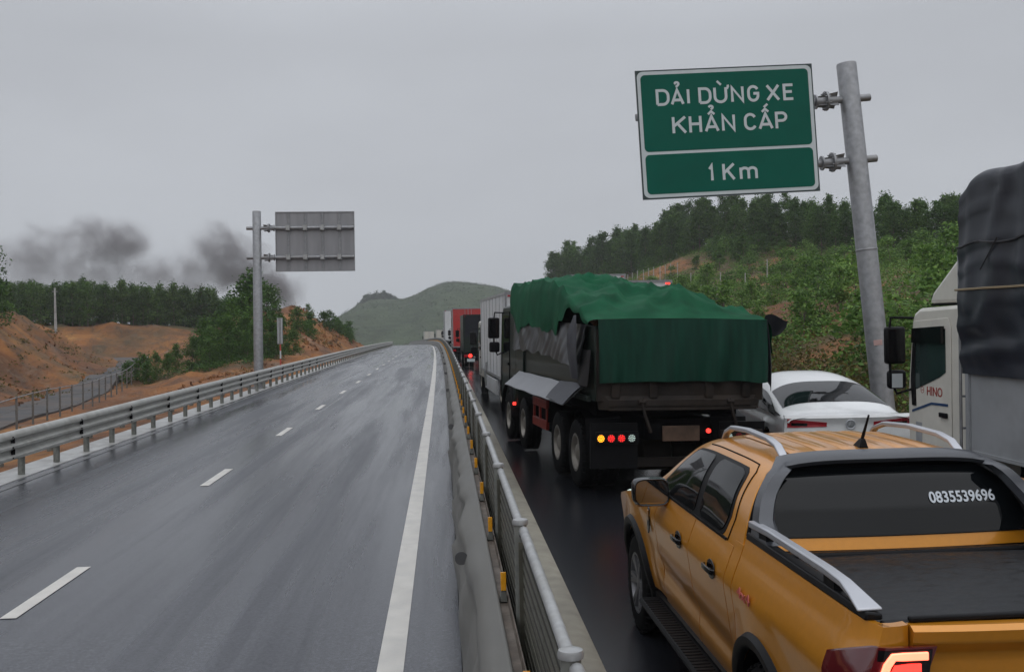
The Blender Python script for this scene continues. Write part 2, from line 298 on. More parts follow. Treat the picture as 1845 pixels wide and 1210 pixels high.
PTS += [(17, 255, 13), (13, 285, 8), (20, 290, 9), (35, 270, 17), (29, 170, 12.5), (30, 130, 11.6), (32, 105, 9.6), (29.5, 150, 15.0), (24, 150, 9.8), (22, 200, 12.5), (60, 300, 15)]
for a in range(0, 360, 15):
    PTS.append((420 * math.sin(R_(a)), 120 + 420 * math.cos(R_(a)), 1.0))
PT = np.array(PTS); n = len(PT)
PT = PT[np.unique(np.round(PT[:, :2], 1), axis=0, return_index=True)[1]]; n = len(PT)
D_ = np.linalg.norm(PT[:, None, :2] - PT[None, :, :2], axis=2)
A_ = np.zeros((n + 1, n + 1)); A_[:n, :n] = -D_ + np.eye(n) * .35; A_[:n, n] = 1; A_[n, :n] = 1
WT = np.linalg.solve(A_, np.append(PT[:, 2], 0))
def terr_raw(X, Y):
    X = np.asarray(X, float); Y = np.asarray(Y, float); sh = X.shape; q = np.stack([X.ravel(), Y.ravel()], 1); z = np.empty(len(q))
    for i in range(0, len(q), 4000):
        d = np.linalg.norm(q[i:i + 4000, None] - PT[None, :, :2], axis=2); z[i:i + 4000] = -d @ WT[:n] + WT[n]
    return z.reshape(sh)
def offv(s): return s * s / 16800 + 2.0e-4 * np.maximum(0, s - 150) ** 2
def terr(X, Y):
    X = np.asarray(X, float); Y = np.asarray(Y, float); z = terr_raw(X, Y)
    lat = X + offv(np.clip(Y, -30, 400)); rzv = G * Y - K * Y * Y; a = np.abs(lat)
    cap = rzv - .45 + np.maximum(0, a - 9.6) * 2.0
    z = np.where((Y > -30) & (Y < 330), np.where(a < 9.8, np.minimum(rzv - .8, z), np.minimum(z, cap)), z)
    r = np.hypot(X, Y - 120); w = np.clip((r - 330) / 250, 0, 1); w = w * w * (3 - 2 * w)
    return z * (1 - w) + 1.0 * w
def th(x, y): return float(terr(np.array([x]), np.array([y]))[0])
xs = np.unique(np.round(np.concatenate([np.arange(-100, 100.1, 1.25), -100 - np.geomspace(3, 650, 18), 100 + np.geomspace(3, 650, 18)]), 2))
ys = np.unique(np.round(np.concatenate([np.arange(-20, 260.1, 1.25), np.arange(264, 340, 5), 340 + np.geomspace(5, 680, 18), -20 - np.geomspace(5, 200, 10)]), 2))
XX, YY = np.meshgrid(xs, ys); ZZ = terr(XX, YY)
lat_ = XX + offv(np.clip(YY, -30, 400)); off_road = np.clip((np.abs(lat_) - 11) / 4, 0, 1)
rough_ = np.zeros_like(ZZ)
near = (np.abs(XX) < 101) & (YY > -21) & (YY < 261)
idx = np.argwhere(near)
for i, j in idx:
    if off_road[i, j] > 0:
        x, y, z = XX[i, j], YY[i, j], ZZ[i, j]; rl = noise.noise(Vector((x * .5 + y * .42, y * .12 - x * .1, z * .04)))
        rough_[i, j] = .55 * noise.fractal(Vector((x * .16, y * .16, z * .3)), 1.0, 2.0, 4) + .22 * noise.noise(Vector((x * .55, y * .55, 3))) + (.45 * (abs(rl) * 2 - .5) if x < 0 else 0)
sr = np.array([(-16, 0), (-17, 20), (-18.5, 35), (-20.7, 48), (-21.6, 54), (-23.6, 64), (-27, 82), (-31, 98), (-35.4, 115)])
srx = np.interp(YY, sr[:, 1], sr[:, 0]); onsr = np.clip((np.abs(XX - srx) - 2.4) / 3, 0, 1); onsr = np.where(YY < 116, onsr, 1)
ZZ = ZZ + rough_ * off_road * onsr * np.where(XX > 0, .6, 1.0)
mb = MB(); mb.v = list(map(tuple, np.stack([XX.ravel(), YY.ravel(), ZZ.ravel()], 1))); ny, nx = XX.shape
mb.f = [(i * nx + j, i * nx + j + 1, (i + 1) * nx + j + 1, (i + 1) * nx + j) for i in range(ny - 1) for j in range(nx - 1)]; mb.m = [0] * len(mb.f)
ter = tag(mb.build('terrain', M['earth'], sharp=180), kind='structure')
vg = np.where(XX > 9, .82, 0.0); vg = np.where((XX > 0) & (YY > 140) & (YY < 165) & (XX < 34) & (XX > 24), .1, vg)
vg = np.where((XX < -22), np.clip(.15 + (np.array([noise.fractal(Vector((x * .11, y * .11, 2)), 1, 2, 4) if abs(x) < 110 and -30 < y < 270 else 0 for x, y in zip(XX.ravel(), YY.ravel())]).reshape(XX.shape)) * .8, 0, .5), vg); vg = np.where(XX < -50, .8, vg); vg = np.where((XX < -26) & (YY > 143), .9, vg); vg = np.where(np.hypot(XX, YY - 120) > 200, 1, vg)
vg = np.where((XX < 0) & (XX > -27) & (YY > 72) & (YY < 88) & (XX < -13), .45, vg)
pv = np.array([noise.fractal(Vector((x * .13, y * .13, 9)), 1, 2, 3) if abs(x) < 110 and -30 < y < 270 else 0 for x, y in zip(XX.ravel(), YY.ravel())]).reshape(XX.shape)
vg = np.where((XX > 9) & (np.hypot(XX, YY - 120) < 200), np.clip(vg - np.clip((pv - .12) * 4, 0, .75), 0, 1), vg)
at = ter.data.attributes.new('veg', 'FLOAT', 'POINT'); at.data.foreach_set('value', vg.ravel().astype(np.float32))
# ------------------------------------------------------------------ road strips
SS = list(np.arange(-14, 60, 2.0)) + list(np.arange(60, 345, 4.0))
def strip(name, lats, zs, m, kind='structure', s0=-14, s1=340):
    P = [[RP(l, s, z) for l, z in zip(lats, zs)] for s in SS if s0 <= s <= s1]
    return tag(MB().grid(P).build(name, m, sharp=30), kind=kind)
strip('road', [-7.55, -4, -.5, .08, .1], [0, 0, 0, 0, -.3], M['asphalt'])
strip('road', [1.0, 1.1, 3, 5, 8.35], [-.3, 0, 0, 0, 0], M['asphalt_shaded'])
strip('gutter', [-7.55, -7.55, -7.8, -7.81, -8.35, -8.4], [-.3, .012, .02, -.03, -.02, -.3], M['gutter'])
strip('verge', [-8.36, -9.4, -10.8, -11.6], [-.04, -.12, -.5, -1.4], M['earth'])
strip('gutter', [8.33, 8.36, 8.7, 8.71], [-.3, .015, .02, -.3], M['gutter'])
strip('verge', [8.7, 9.6, 10.6, 11.6], [-.02, -.1, -.35, -1.4], M['earth'])
# side road with its own kerb
P = [];
for y in np.arange(0, 117, 2.0):
    x = np.interp(y, sr[:, 1], sr[:, 0]); z_ = th(x, y) + .12; P.append([(x - 1.95, y, z_ - 1), (x - 1.9, y, z_), (x, y, z_ + .03), (x + 1.9, y, z_), (x + 1.95, y, z_ - 1.5)])
tag(MB().grid(P).build('side_road', mat('side_road_paving', (.05, .05, .052), .7, spec=.3, var=.25, vscale=1.2, dirt=(.16, .1, .06), dscale=.6, damt=.5), sharp=60), kind='structure')
# markings: solid edge line, worn left line, dashes
def mark(lat0, lat1, s0, s1, mb, z=.006, st=2.0):
    ss = np.linspace(s0, s1, max(2, int((s1 - s0) / st) + 1)); mb.grid([[RP(lat0, s, z), RP(lat1, s, z)] for s in ss])
mb = MB(); mark(-.56, -.36, -12, 330, mb); tag(mb.build('road_marking', M['marking'], sharp=0), 'solid white edge line along the median side of the wet road', 'road marking', kind='structure')
mb = MB()
mark(-7.42, -7.28, -12, 330, mb)
M['worn'] = mat('worn_paint', (.14, .14, .145), .4, var=.3, vscale=3, dirt=(.06, .06, .065), dscale=2, damt=.8)
tag(mb.build('road_marking', M['worn'], sharp=0), kind='structure')
s = 10.35 - 7.45
while s < 250:
    mb = MB(); mark(-4.08, -3.93, s - .95, s + .98, mb); tag(mb.build('road_marking', M['marking'], sharp=0), kind='structure'); s += 7.45
mb = MB(); mark(4.72, 4.85, -10, 330, mb)
# ------------------------------------------------------------------ median: plinth, sheeted rail, railing
strip('median_plinth', [.12, .12, .3, .55, 1.02, 1.1, 1.11], [-.2, .02, .1, .12, .125, .1, -.2], M['concrete'])
t = thing('median_barrier', 'grey sheeted steel crash barrier with yellow reflectors along the median', 'crash barrier')
prof = [(.085, .006), (.10, .22), (.12, .40), (.165, .47), (.17, .56), (.14, .63), (.16, .70), (.235, .76), (.29, .80), (.312, .815), (.318, .80)]
mb = MB(); P = []
for s in list(np.arange(-3, 30, .18)) + list(np.arange(30, 90, .8)) + list(np.arange(90, 320, 3)):
    row = []
    for i, (l, z) in enumerate(prof):
        w = math.sin(math.pi * min(1, max(0, (z - .02) / .76))) if z < .79 else 0
        a = 1 if s < 30 else .5
        dl = w * a * (.11 * noise.noise(Vector((s * .75 + z * .8, z * .6, 2))) + .085 * noise.noise(Vector((s * 1.9 + z * 1.6, z, 7))) + .02 * abs(noise.noise(Vector((s * 4.2 + z * 3, z, 5)))))
        row.append(RP(l + dl, s, z))
    P.append(row)
mb.grid(P).build('barrier_sheet', M['sheet'], t, sharp=180)
P = [[RP(l, s, z) for l, z in ((.318, .80), (.324, .77), (.372, .77), (.378, .81), (.385, .81), (.385, .55))] for s in SS if s > -4]
MB().grid(P).build('top_channel', M['rustch'], t, sharp=30)
i = 0; s = 4.9; stuffr = MB(); stuffb = MB()
def refl(s, mb1, mb2):
    z = .775; b = RP(.349, s, z)
    mb2.hexa([b + Vector(q) for q in [(-.026, -.04, 0), (.026, -.04, 0), (-.026, .05, 0), (.026, .05, 0), (-.012, -.03, .10), (.012, -.03, .10), (-.012, 0, .10), (.012, 0, .10)]])
    mb1.box(b.x - .018, b.x + .018, b.y - .045, b.y - .031, b.z + .075, b.z + .195)
for i in range(120):
    s = 4.72 + i * 1.86
    if i < 90:
        a, b = MB(), MB(); refl(s, a, b); br = b.build('bracket', M['post_grey'], t, bevel=.004); a.build('reflector', M['yellow'], br, bevel=.003)
    else: refl(s, stuffr, stuffb)
o = stuffr.build('reflector', M['yellow'], t); o['kind'] = 'stuff'; o = stuffb.build('bracket', M['post_grey'], t); o['kind'] = 'stuff'
for i in range(9):
    s = 8.3 + i * 10.6; b = RP(.13, s, .66)
    mb = MB(); mb.lathe([(-.006, .0), (-.006, .055), (.006, .055), (.006, 0)], (b.x - .03, b.y, b.z), 'y', 20); mb.box(b.x + .02, b.x + .12, b.y - .004, b.y + .004, b.z - .028, b.z + .012)
    mb.tube([(b.x + .12, b.y, b.z - .01), (b.x + .14, b.y, b.z - .01)], .016, 8); mb.build('round_marker', mat('marker_disc', (.07, .07, .072), .5) if i == 0 else bpy.data.materials['marker_disc'], t)
t = thing('median_railing', 'steel railing with round top pipe and olive slatted panels on the median', 'railing')
t0 = bpy.data.objects.new('empty', None); bpy.data.objects.remove(t0)
ST = 2.46; S0 = 3.70
for i in range(-3, 98):
    s = S0 + i * ST; near_ = i < 14
    if s > 236: break
    b = RP(.44, s); mb = MB(); ang = head(s)
    mb.tube([(0, 0, .1), (0, 0, 1.36)], .039, 14 if near_ else 8)
    if near_:
        mb.box(-.085, .085, -.085, .085, .1, .115)
    po = mb.build('post', M['post_grey'], t, loc=b)
    MB().lathe([(1.353, .043), (1.355, .048), (1.372, .05), (1.385, .046), (1.392, .025), (1.394, 0)], n=18 if near_ else 8).build('post_cap', M['galv_light'], po)
    if near_:
        d = MB(); d.lathe([(-.044, .009), (-.039, .009)], (0, 0, 1.29), 'y', 10); d.lathe([(-.0445, .005), (-.039, .005)], (0, 0, 1.2), 'y', 8); d.build('bolt', M['dark'], po)
    # pipe from the far side of this post to the next
    q = RP(.452, s + .05, 1.295) ; r1 = RP(.452, s + ST - .05, 1.295)
    pipe = [RP(.452, s + .038, 1.22), RP(.453, s + .07, 1.265), RP(.455, s + .18, 1.30), RP(.455, s + ST * .5, 1.315), RP(.455, s + ST - .05, 1.325)]
    MB().tube(pipe, [.026, .028, .029, .029, .029], 12 if near_ else 6).build('top_pipe', M['galv_light'], t)
    mb = MB(); A0, B0 = s + .07, s + ST - .07
    ns = 14 if near_ else 8
    for k in range(ns):
        z = .2 + k * (1.0 / (ns - 1)); h = .27 / ns
        p0, p1 = RP(.444, A0), RP(.444, B0)
        mb.hexa([p0 + Vector((0, 0, z - h)), p0 + Vector((.006, 0, z - h)), p1 + Vector((0, 0, z - h)), p1 + Vector((.006, 0, z - h)), p0 + Vector((0, 0, z + h)), p0 + Vector((.006, 0, z + h)), p1 + Vector((0, 0, z + h)), p1 + Vector((.006, 0, z + h))])
    for y_ in (A0, B0):
        p = RP(.44, y_); mb.box(p.x - .02, p.x + .02, p.y - .012, p.y + .012, p.z + .16, p.z + 1.26)
    pa = mb.build('slat_panel', M['panel_olive'], t, sharp=0)
    p0, p1 = RP(.4515, A0), RP(.4515, B0)
    MB().hexa([p0 + Vector((0, 0, .16)), p0 + Vector((.006, 0, .16)), p1 + Vector((0, 0, .16)), p1 + Vector((.006, 0, .16)), p0 + Vector((0, 0, 1.24)), p0 + Vector((.006, 0, 1.24)), p1 + Vector((0, 0, 1.24)), p1 + Vector((.006, 0, 1.24))]).build('backing', M['panel_back'], pa, sharp=0)
# far end of the railing as one run
P = [[RP(l, s, z) for l, z in ((.43, .15), (.42, .8), (.43, 1.3), (.47, 1.33), (.48, .15))] for s in np.arange(238, 322, 4)]
MB().grid(P).build('slat_panel', M['panel_olive'], t)
# ------------------------------------------------------------------ side guardrails
def wprofile(): return [(0, -.155), (.035, -.15), (.08, -.115), (.08, -.075), (.018, -.03), (.018, .03), (.08, .075), (.08, .115), (.035, .15), (0, .155), (-.012, .158)]
def thrie(): return [(0, -.255), (.035, -.25), (.08, -.215), (.08, -.185), (.018, -.14), (.018, -.09), (.08, -.04), (.08, .0), (.018, .045), (.018, .09), (.08, .135), (.082, .185), (.045, .24), (.012, .256), (-.012, .258)]
def guardrail(lat, side, label, s0, s1, pst, seg, zc=.6, postn=100, wprofile=wprofile):
    t = thing('guardrail', label, 'guardrail'); k = 0; s = s0
    while s < s1:
        e = s + seg; sub = [s + .006, (s + e) / 2, e + .1]
        P = [[RP(lat + side * d + (.004 * side if q == 2 else 0), ss, zc + z) for d, z in wprofile()] for q, ss in enumerate(sub)]
        mb = MB().grid(P)
        be = mb.build('beam', M['galv_rail'], t, sharp=50)
        if s < 60:
            m2 = MB()
            for dz in ((-.11, -.08, .08, .11) if zc > .615 else (-.2, -.02, .16)):
                p = RP(lat + side * .083, e + .03, zc + dz); m2.tube([p, p + Vector((side * .02, 0, 0))], .014, 6)
            p = RP(lat + side * .02, e + .1, zc); q = RP(lat + side * .088, e + .1, zc)
            for dz in (-.1, .1): m2.box(min(p.x, q.x), max(p.x, q.x) + .004, p.y, p.y + .012, p.z + dz - .05, p.z + dz + .05)
            m2.build('splice_bolts', M['dark'], be)
        s = e; k += 1
    st = MB(); k = 0; s = s0 + .8
    while s < s1:
        mb = MB() if k < postn else st; b = RP(lat - side * .09, s, -.25)
        mb.tube([b, b + Vector((0, 0, zc + .22))], .062, 12 if s < 60 else 6)
        mb.box(b.x + side * .03, b.x + side * .1, b.y - .05, b.y + .05, b.z + zc + .12, b.z + zc + .36) if side > 0 else mb.box(b.x - .1, b.x - .03, b.y - .05, b.y + .05, b.z + zc + .12, b.z + zc + .36)
        if k < postn: mb.build('post', M['post_grey'], t)
        k += 1; s += pst
    if st.v: o = st.build('post', M['post_grey'], t); o['kind'] = 'stuff'
guardrail(-7.62, 1, 'grey steel guardrail on posts along the left edge of the empty carriageway', 8, 306, 1.66, 3.32, .61, 100, thrie)
guardrail(8.32, -1, 'grey steel guardrail on the right edge behind the white car', 5, 306, 2.0, 4.0, .62)
# marker posts with white tops behind the left rail
s = 13.0
for i in range(16):
    b = RP(-8.9, s, -.3); mb = MB(); mb.tube([b, b + Vector((0, 0, .62))], .075, 10)
    t = thing('marker_post', 'low grey post with flat white top behind the left guardrail', 'marker post', b, group='white topped posts behind the left guardrail')
    MB().tube([(0, 0, 0), (0, 0, .62)], .07, 10).build('shaft', M['post_grey'], t); MB().lathe([(.62, .0), (.62, .1), (.655, .1), (.665, .05), (.665, 0)], n=14).build('cap', M['marking'], t)
    s += 2.55
# side road fence
t = thing('side_road_fence', 'thin grey post and rail fence beside the lower side road', 'fence')
fp = []
for y in np.arange(34, 90, 2.6):
    x = np.interp(y, sr[:, 1], sr[:, 0]) + 2.9; z = th(x, y); fp.append(Vector((x, y, z)))
    MB().box(x - .035, x + .035, y - .035, y + .035, z - .3, z + 1.35).build('post', M['fence_dull'], t, bevel=.01)
for h in (1.3, .85, .4): MB().tube([p + Vector((0, 0, h)) for p in fp], .022 if h > 1 else .01, 6).build('rail' if h > 1 else 'wire', M['fence_dull'] if h < 1 else M['galv'], t)
t = thing('utility_pole', 'pale concrete pole standing on the red slope before the trees', 'utility pole', (-38.2, 101, th(-38.2, 101) - .3))
MB().tube([(0, 0, 0), (-.05, 0, 4.6)], [.15, .09], 8).build('shaft', M['gutter'], t); MB().box(-.3, .2, -.03, .03, 4.2, 4.28).build('crossbar', M['galv'], t)
# ------------------------------------------------------------------ lettering
def text(name, body, m, parent, w, h, loc, rot=(R_(90), 0, 0), bold=.012, depth=.002, sx=None, sp_=1.0):
    c = bpy.data.curves.new('t', 'FONT'); c.body = body; c.size = 1; c.offset = bold; c.extrude = .004; c.resolution_u = 6; c.space_character = sp_
    o = bpy.data.objects.new('t', c); COL.objects.link(o); dg = bpy.context.evaluated_depsgraph_get(); dg.update()
    me = bpy.data.meshes.new_from_object(o.evaluated_get(dg)); bpy.data.objects.remove(o)
    v = np.array([q.co[:] for q in me.vertices]); mn, mx_ = v.min(0), v.max(0)
    v[:, 0] = (v[:, 0] - (mn[0] + mx_[0]) / 2) * (w / (mx_[0] - mn[0])); v[:, 1] = (v[:, 1] - mn[1]) * (h / (mx_[1] - mn[1])); v[:, 2] *= depth / .004
    me.vertices.foreach_set('co', v.astype(np.float32).ravel()); me.materials.clear(); me.materials.append(m); me.update()
    for p in me.polygons: p.material_index = 0
    o = bpy.data.objects.new(name, me); COL.objects.link(o); o.parent = parent; o.location = loc; o.rotation_euler = rot
    return o
# ------------------------------------------------------------------ the two road signs
def rrect(x0, x1, z0, z1, r, n=6):
    P = []
    for cx, cz, a in ((x1 - r, z1 - r, 0), (x0 + r, z1 - r, 90), (x0 + r, z0 + r, 180), (x1 - r, z0 + r, 270)):
        for k in range(n + 1): t_ = R_(a + 90 * k / n); P.append((cx + r * math.cos(t_), cz + r * math.sin(t_)))
    return P
M['sign_green'] = mat('sign_green', (.001, .085, .058), .45, spec=.12, var=.08, vscale=1.5)
M['sign_white'] = mat('sign_white', (.48, .52, .53), .4, var=.04)
M['sign_back'] = mat('sign_back_aluminium', (.24, .24, .25), .45, .4, var=.12, vscale=1, stretch=(3, 1, .4))
def clamp(parent, x, z, side, y=0):
    mb = MB()
    for a in range(4):
        t_ = R_(45 + 90 * a); d = Vector((0, math.cos(t_), math.sin(t_)))
        q = [Vector((x, y, z)) + Vector((side * .18, 0, 0)), Vector((x, y, z)) + Vector((side * .62, 0, 0))]
        mb.hexa([q[0] + d * .02 + Vector((0, -.008, 0)), q[0] + d * .02 + Vector((0, .008, 0)), q[1] + d * .02 + Vector((0, -.008, 0)), q[1] + d * .02 + Vector((0, .008, 0)),
                 q[0] + d * .2 + Vector((0, -.008, 0)), q[0] + d * .2 + Vector((0, .008, 0)), q[1] + d * .12 + Vector((0, -.008, 0)), q[1] + d * .12 + Vector((0, .008, 0))])
    mb.lathe([(-.02, .0), (-.02, .2), (.02, .2), (.02, 0)], (x + side * .40, y, z), 'x', 18); mb.lathe([(-.015, 0), (-.015, .15), (.015, .15), (.015, 0)], (x + side * .62, y, z), 'x', 16)
    mb.lathe([(-.2, .11), (.2, .11)], (x + side * .4, y, z), 'x', 14)
    for a in range(8):
        t_ = R_(45 * a + 22); mb.tube([(x + side * .34, y + .17 * math.cos(t_), z + .17 * math.sin(t_)), (x + side * .46, y + .17 * math.cos(t_), z + .17 * math.sin(t_))], .014, 6)
    return mb.build('clamp', M['galv'], parent, sharp=30)
def gantry(label, lat, s, side, lean, px0, px1, z0, z1, arms, ph, front, yaw=0):
    t = onroad('road_sign', label, 'road sign', lat, s, yaw); t.rotation_euler.y = lean; t.rotation_euler.x = 0
    mb = MB(); mb.lathe([(-.5, .225), (ph, .2), (ph + .02, .19), (ph + .03, 0)], n=28); mb.lathe([(3.95, .221), (3.96, .223), (3.98, .223), (3.99, .215)], n=28)
    mb.lathe([(-.5, .34), (.04, .34), (.05, .22)], n=20); mb.build('pole', M['galv'], t, sharp=40)
    if front: MB().box(-.16, .02, -.2215, -.214, 2.0, 2.11).build('sticker', mat('faded_sticker', (.4, .26, .24), .5), t)
    for z in arms:
        MB().tube([(-side * .42, .0, z), (px0 if side < 0 else px1, .0, z)], .075, 14).build('arm', M['galv'], t, sharp=40); clamp(t, side * .12, z, side)
    yf = -.13; pn = MB().prism([(px0, z0), (px1, z0), (px1, z1), (px0, z1)], yf, yf + .03, 'y').build('panel', M['sign_back'], t, sharp=0)
    if front:
        MB().prism([(px0 + .005, z0 + .005), (px1 - .005, z0 + .005), (px1 - .005, z1 - .005), (px0 + .005, z1 - .005)], yf - .004, yf - .0005, 'y').build('face', mat('sign_edge', (.012, .03, .03), .5), pn, sharp=0)
        MB().prism(rrect(px0 + .03, px1 - .03, z0 + .03, z1 - .03, .12), yf - .009, yf - .0045, 'y').build('border', M['sign_white'], pn, sharp=0)
        zs = z0 + (z1 - z0) * .355
        for a, b in ((zs + .03, z1 - .10), (z0 + .10, zs - .03)):
            MB().prism(rrect(px0 + .10, px1 - .10, a, b, .09), yf - .014, yf - .0095, 'y').build('field', M['sign_green'], pn, sharp=0)
        w = px1 - px0; h = z1 - z0; cx = (px0 + px1) / 2
        return t, pn, yf, cx, w, h
    for k in range(4):
        x = px0 + (px1 - px0) * (.17 + .215 * k); mb = MB(); mb.box(x - .03, x - .02, yf - .06, yf - .001, z0 + .02, z1 - .02); mb.box(x + .02, x + .03, yf - .06, yf - .001, z0 + .02, z1 - .02); mb.box(x - .02, x + .02, yf - .02, yf - .001, z0 + .02, z1 - .02)
        mb.build('stiffener', M['sign_back'], t, sharp=0)
        for z in arms:
            m2 = MB(); m2.box(x - .09, x + .09, yf - .07, yf + .22, z + .076, z + .10); m2.box(x - .09, x + .09, yf - .07, yf + .22, z - .10, z - .076); m2.build('u_bolt', M['galv_light'], t, sharp=0)
    return t, pn, yf, cx if front else 0, 0, 0
t, pn, yf, cx, w, h = gantry('tall grey pole carrying a green board about an emergency stop lane in 1 km', 9.04, 20, -1, -.081, -4.5, -.83, 5.12, 7.74, (7.1, 5.83), 7.82, True)
pn.rotation_euler.y = .041; pn.location.x = -.27; pn.location.z = .10
def arc(cx, cy, rx, ry, a0, a1, n=9): return [(cx + rx * math.cos(R_(a0 + (a1 - a0) * k / n)), cy + ry * math.sin(R_(a0 + (a1 - a0) * k / n))) for k in range(n + 1)]
GL = {'D': [[(0, 0), (0, 1), (.45, 1)] + arc(.5, .6, .5, .4, 90, 0) + arc(.5, .4, .5, .4, 0, -90) + [(.45, 0), (-.0, 0)]],
 'A': [[(0, -.02), (.5, 1), (1, -.02)], [(.2, .27), (.8, .27)]], 'I': [[(.5, 0), (.5, 1)]],
 'U': [[(0, 1.03)] + [(0, .4)] + arc(.5, .36, .5, .36, 180, 360) + [(1, .4), (1, 1.03)]], 'W': [[(1, .93), (1.14, .96), (1.22, 1.1), (1.2, 1.2)]],
 'N': [[(0, -.03), (0, 1), (1, 0), (1, 1.03)]], 'G': [arc(.5, .65, .5, .35, 25, 180) + arc(.5, .35, .5, .35, 180, 350) + [(1, .5), (.52, .5)]],
 'X': [[(0, -.03), (1, 1.03)], [(0, 1.03), (1, -.03)]], 'E': [[(1, 1), (0, 1), (0, 0), (1, 0)], [(0, .52), (.88, .52)]],
 'K': [[(0, -.05), (0, 1.05)], [(1, 1.04), (.02, .42)], [(.34, .6), (1, -.04)]], 'H': [[(0, -.05), (0, 1.05)], [(1, -.05), (1, 1.05)], [(0, .52), (1, .52)]],
 'C': [arc(.5, .65, .5, .35, 25, 180) + arc(.5, .35, .5, .35, 180, 335)], 'P': [[(0, -.05), (0, 1), (.5, 1)] + arc(.58, .74, .42, .26, 90, -90) + [(.5, .48), (0, .48)]],
 '1': [[(0, .74), (.62, 1), (.62, -.05)]], 'm': [[(0, -.05), (0, .74)], [(0, .5)] + arc(.25, .5, .25, .2, 180, 0) + [(.5, -.05)], [(.5, .5)] + arc(.75, .5, .25, .2, 180, 0) + [(1, -.05)]],
 '?': [[(.30, 1.42)] + arc(.5, 1.42, .17, .12, 170, -60) + [(.5, 1.26), (.5, 1.18)]], '`': [[(.25, 1.5), (.6, 1.22)]], '^': [[(.24, 1.13), (.5, 1.33), (.76, 1.13)]], 'h': [[(.34, 1.6)] + arc(.5, 1.6, .15, .1, 170, -60) + [(.5, 1.45)]], "'": [[(.42, 1.44), (.72, 1.66)]]}
def stroke(mb, pts, wd, y):
    pts = [Vector(p) for p in pts]; pts = [p for i, p in enumerate(pts) if i == 0 or (p - pts[i - 1]).length > 1e-4]; m = len(pts); V = []
    for i, p in enumerate(pts):
        d0 = (p - pts[i - 1]).normalized() if i > 0 else (pts[1] - p).normalized(); d1 = (pts[i + 1] - p).normalized() if i < m - 1 else d0
        n0 = Vector((-d0.y, d0.x)); n1 = Vector((-d1.y, d1.x)); q = (n0 + n1).normalized(); k = wd / 2 / max(.45, q.dot(n0))
        for s_ in (-1, 1): c_ = p + q * k * s_; V.append((c_.x, y, c_.y))
    mb.add(V, [(2 * i, 2 * i + 1, 2 * i + 3, 2 * i + 2) for i in range(m - 1)])
def sign_row(items, ub, uc, wd, z0p):
    mb = MB(); k = 0
    for ch, xa, xb in items:
        x0 = px_of(xa) + wd / 2; x1 = px_of(xb) - wd / 2; zb = z0p + wd / 2; hh = uc - wd
        for g in ch:
            for st in GL[g]:
                k += 1; fac = .36 if g in "?`^h'" else 0
                stroke(mb, [(x0 + (x1 - x0) * a, zb + hh * b) for a, b in st], wd * (.82 if g in "?`^h'W" else 1), yf - .0155 - .0004 * k)
    return mb.build('lettering', M['sign_white'], pn, sharp=0)
XL = -4.5
def px_of(u): return XL + u * w
def uz(zx, lo): return (zx - lo) / 1176.0
R1 = [(c, uz(a, 104), uz(b, 104)) for c, a, b in [('D', 230, 320), ('A?', 325, 417), ('I', 430, 457), ('D', 510, 597), ('UW`', 610, 702), ('N', 725, 812), ('G', 834, 914), ('X', 958, 1052), ('E', 1072, 1148)]]
R2 = [(c, uz(a, 114), uz(b, 114)) for c, a, b in [('K', 335, 432), ('H', 446, 531), ('A^h', 547, 646), ('N', 662, 752), ('C', 810, 895), ("A^'", 904, 1005), ('P', 1018, 1100)]]
R3 = [(c, uz(a, 132), uz(b, 132)) for c, a, b in [('1', 570, 614), ('K', 664, 750), ('m', 777, 897)]]
for R0_, vb, hc in ((R1, .718, .130), (R2, .497, .135), (R3, .118, .133)): sign_row(R0_, 0, hc * h, .056, 5.12 + vb * h)
# left sign seen from behind : pipes in front of the board
def leftsign():
    t = onroad('road_sign', 'back of a grey cantilever sign board on a pole at the left roadside', 'road sign', -8.08, 44.5); t.rotation_euler.x = 0; t.rotation_euler.y = .004
    mb = MB(); mb.lathe([(-.5, .21), (7.75, .185), (7.77, .17), (7.78, 0)], n=28); mb.lathe([(-.5, .36), (.05, .36), (.06, .22)], n=20); mb.build('pole', M['galv'], t, sharp=40)
    x0, x1, z0, z1 = .78, 4.25, 5.1, 7.75; yb = .13
    pn = MB().prism([(x0, z0), (x1, z0), (x1, z1), (x0, z1)], yb, yb + .03, 'y').build('panel', M['sign_back'], t, sharp=0)
    fr = MB()
    for a, b, c_, d in ((x0, x1, z0, z0 + .03), (x0, x1, z1 - .03, z1), (x0, x0 + .03, z0 + .03, z1 - .03), (x1 - .03, x1, z0 + .03, z1 - .03)): fr.box(a, b, yb - .04, yb - .001, c_, d)
    fr.build('frame', M['galv'], pn, sharp=0)
    for k in range(4):
        x = x0 + (x1 - x0) * (.165 + .215 * k); mb = MB(); mb.box(x - .05, x - .035, yb - .045, yb - .001, z0 + .04, z1 - .04); mb.box(x + .035, x + .05, yb - .045, yb - .001, z0 + .04, z1 - .04); mb.box(x - .035, x + .035, yb - .014, yb - .001, z0 + .04, z1 - .04)
        mb.build('stiffener', M['galv'], pn, sharp=0)
        for z in (7.02, 5.72):
            mb = MB(); mb.box(x - .1, x + .1, -.10, yb - .046, z + .08, z + .11); mb.box(x - .1, x + .1, -.10, yb - .046, z - .11, z - .08); mb.box(x - .08, x + .08, -.11, -.09, z - .08, z + .08); mb.build('u_bolt', M['galv_light'], t, sharp=0)
    for z in (7.02, 5.72):
        MB().tube([(-.45, 0, z), (x1 - .02, 0, z)], .08, 14).build('arm', M['galv'], t, sharp=40); clamp(t, .12, z, 1)
leftsign()
b = RP(-9.55, 60, -.5)
t = thing('roadside_sign', 'narrow grey sign board on a red and white post beside the left guardrail', 'small sign', b)
MB().box(-.17, .17, -.02, .02, 2.2, 3.75).build('panel', M['galv'], t, bevel=.01)
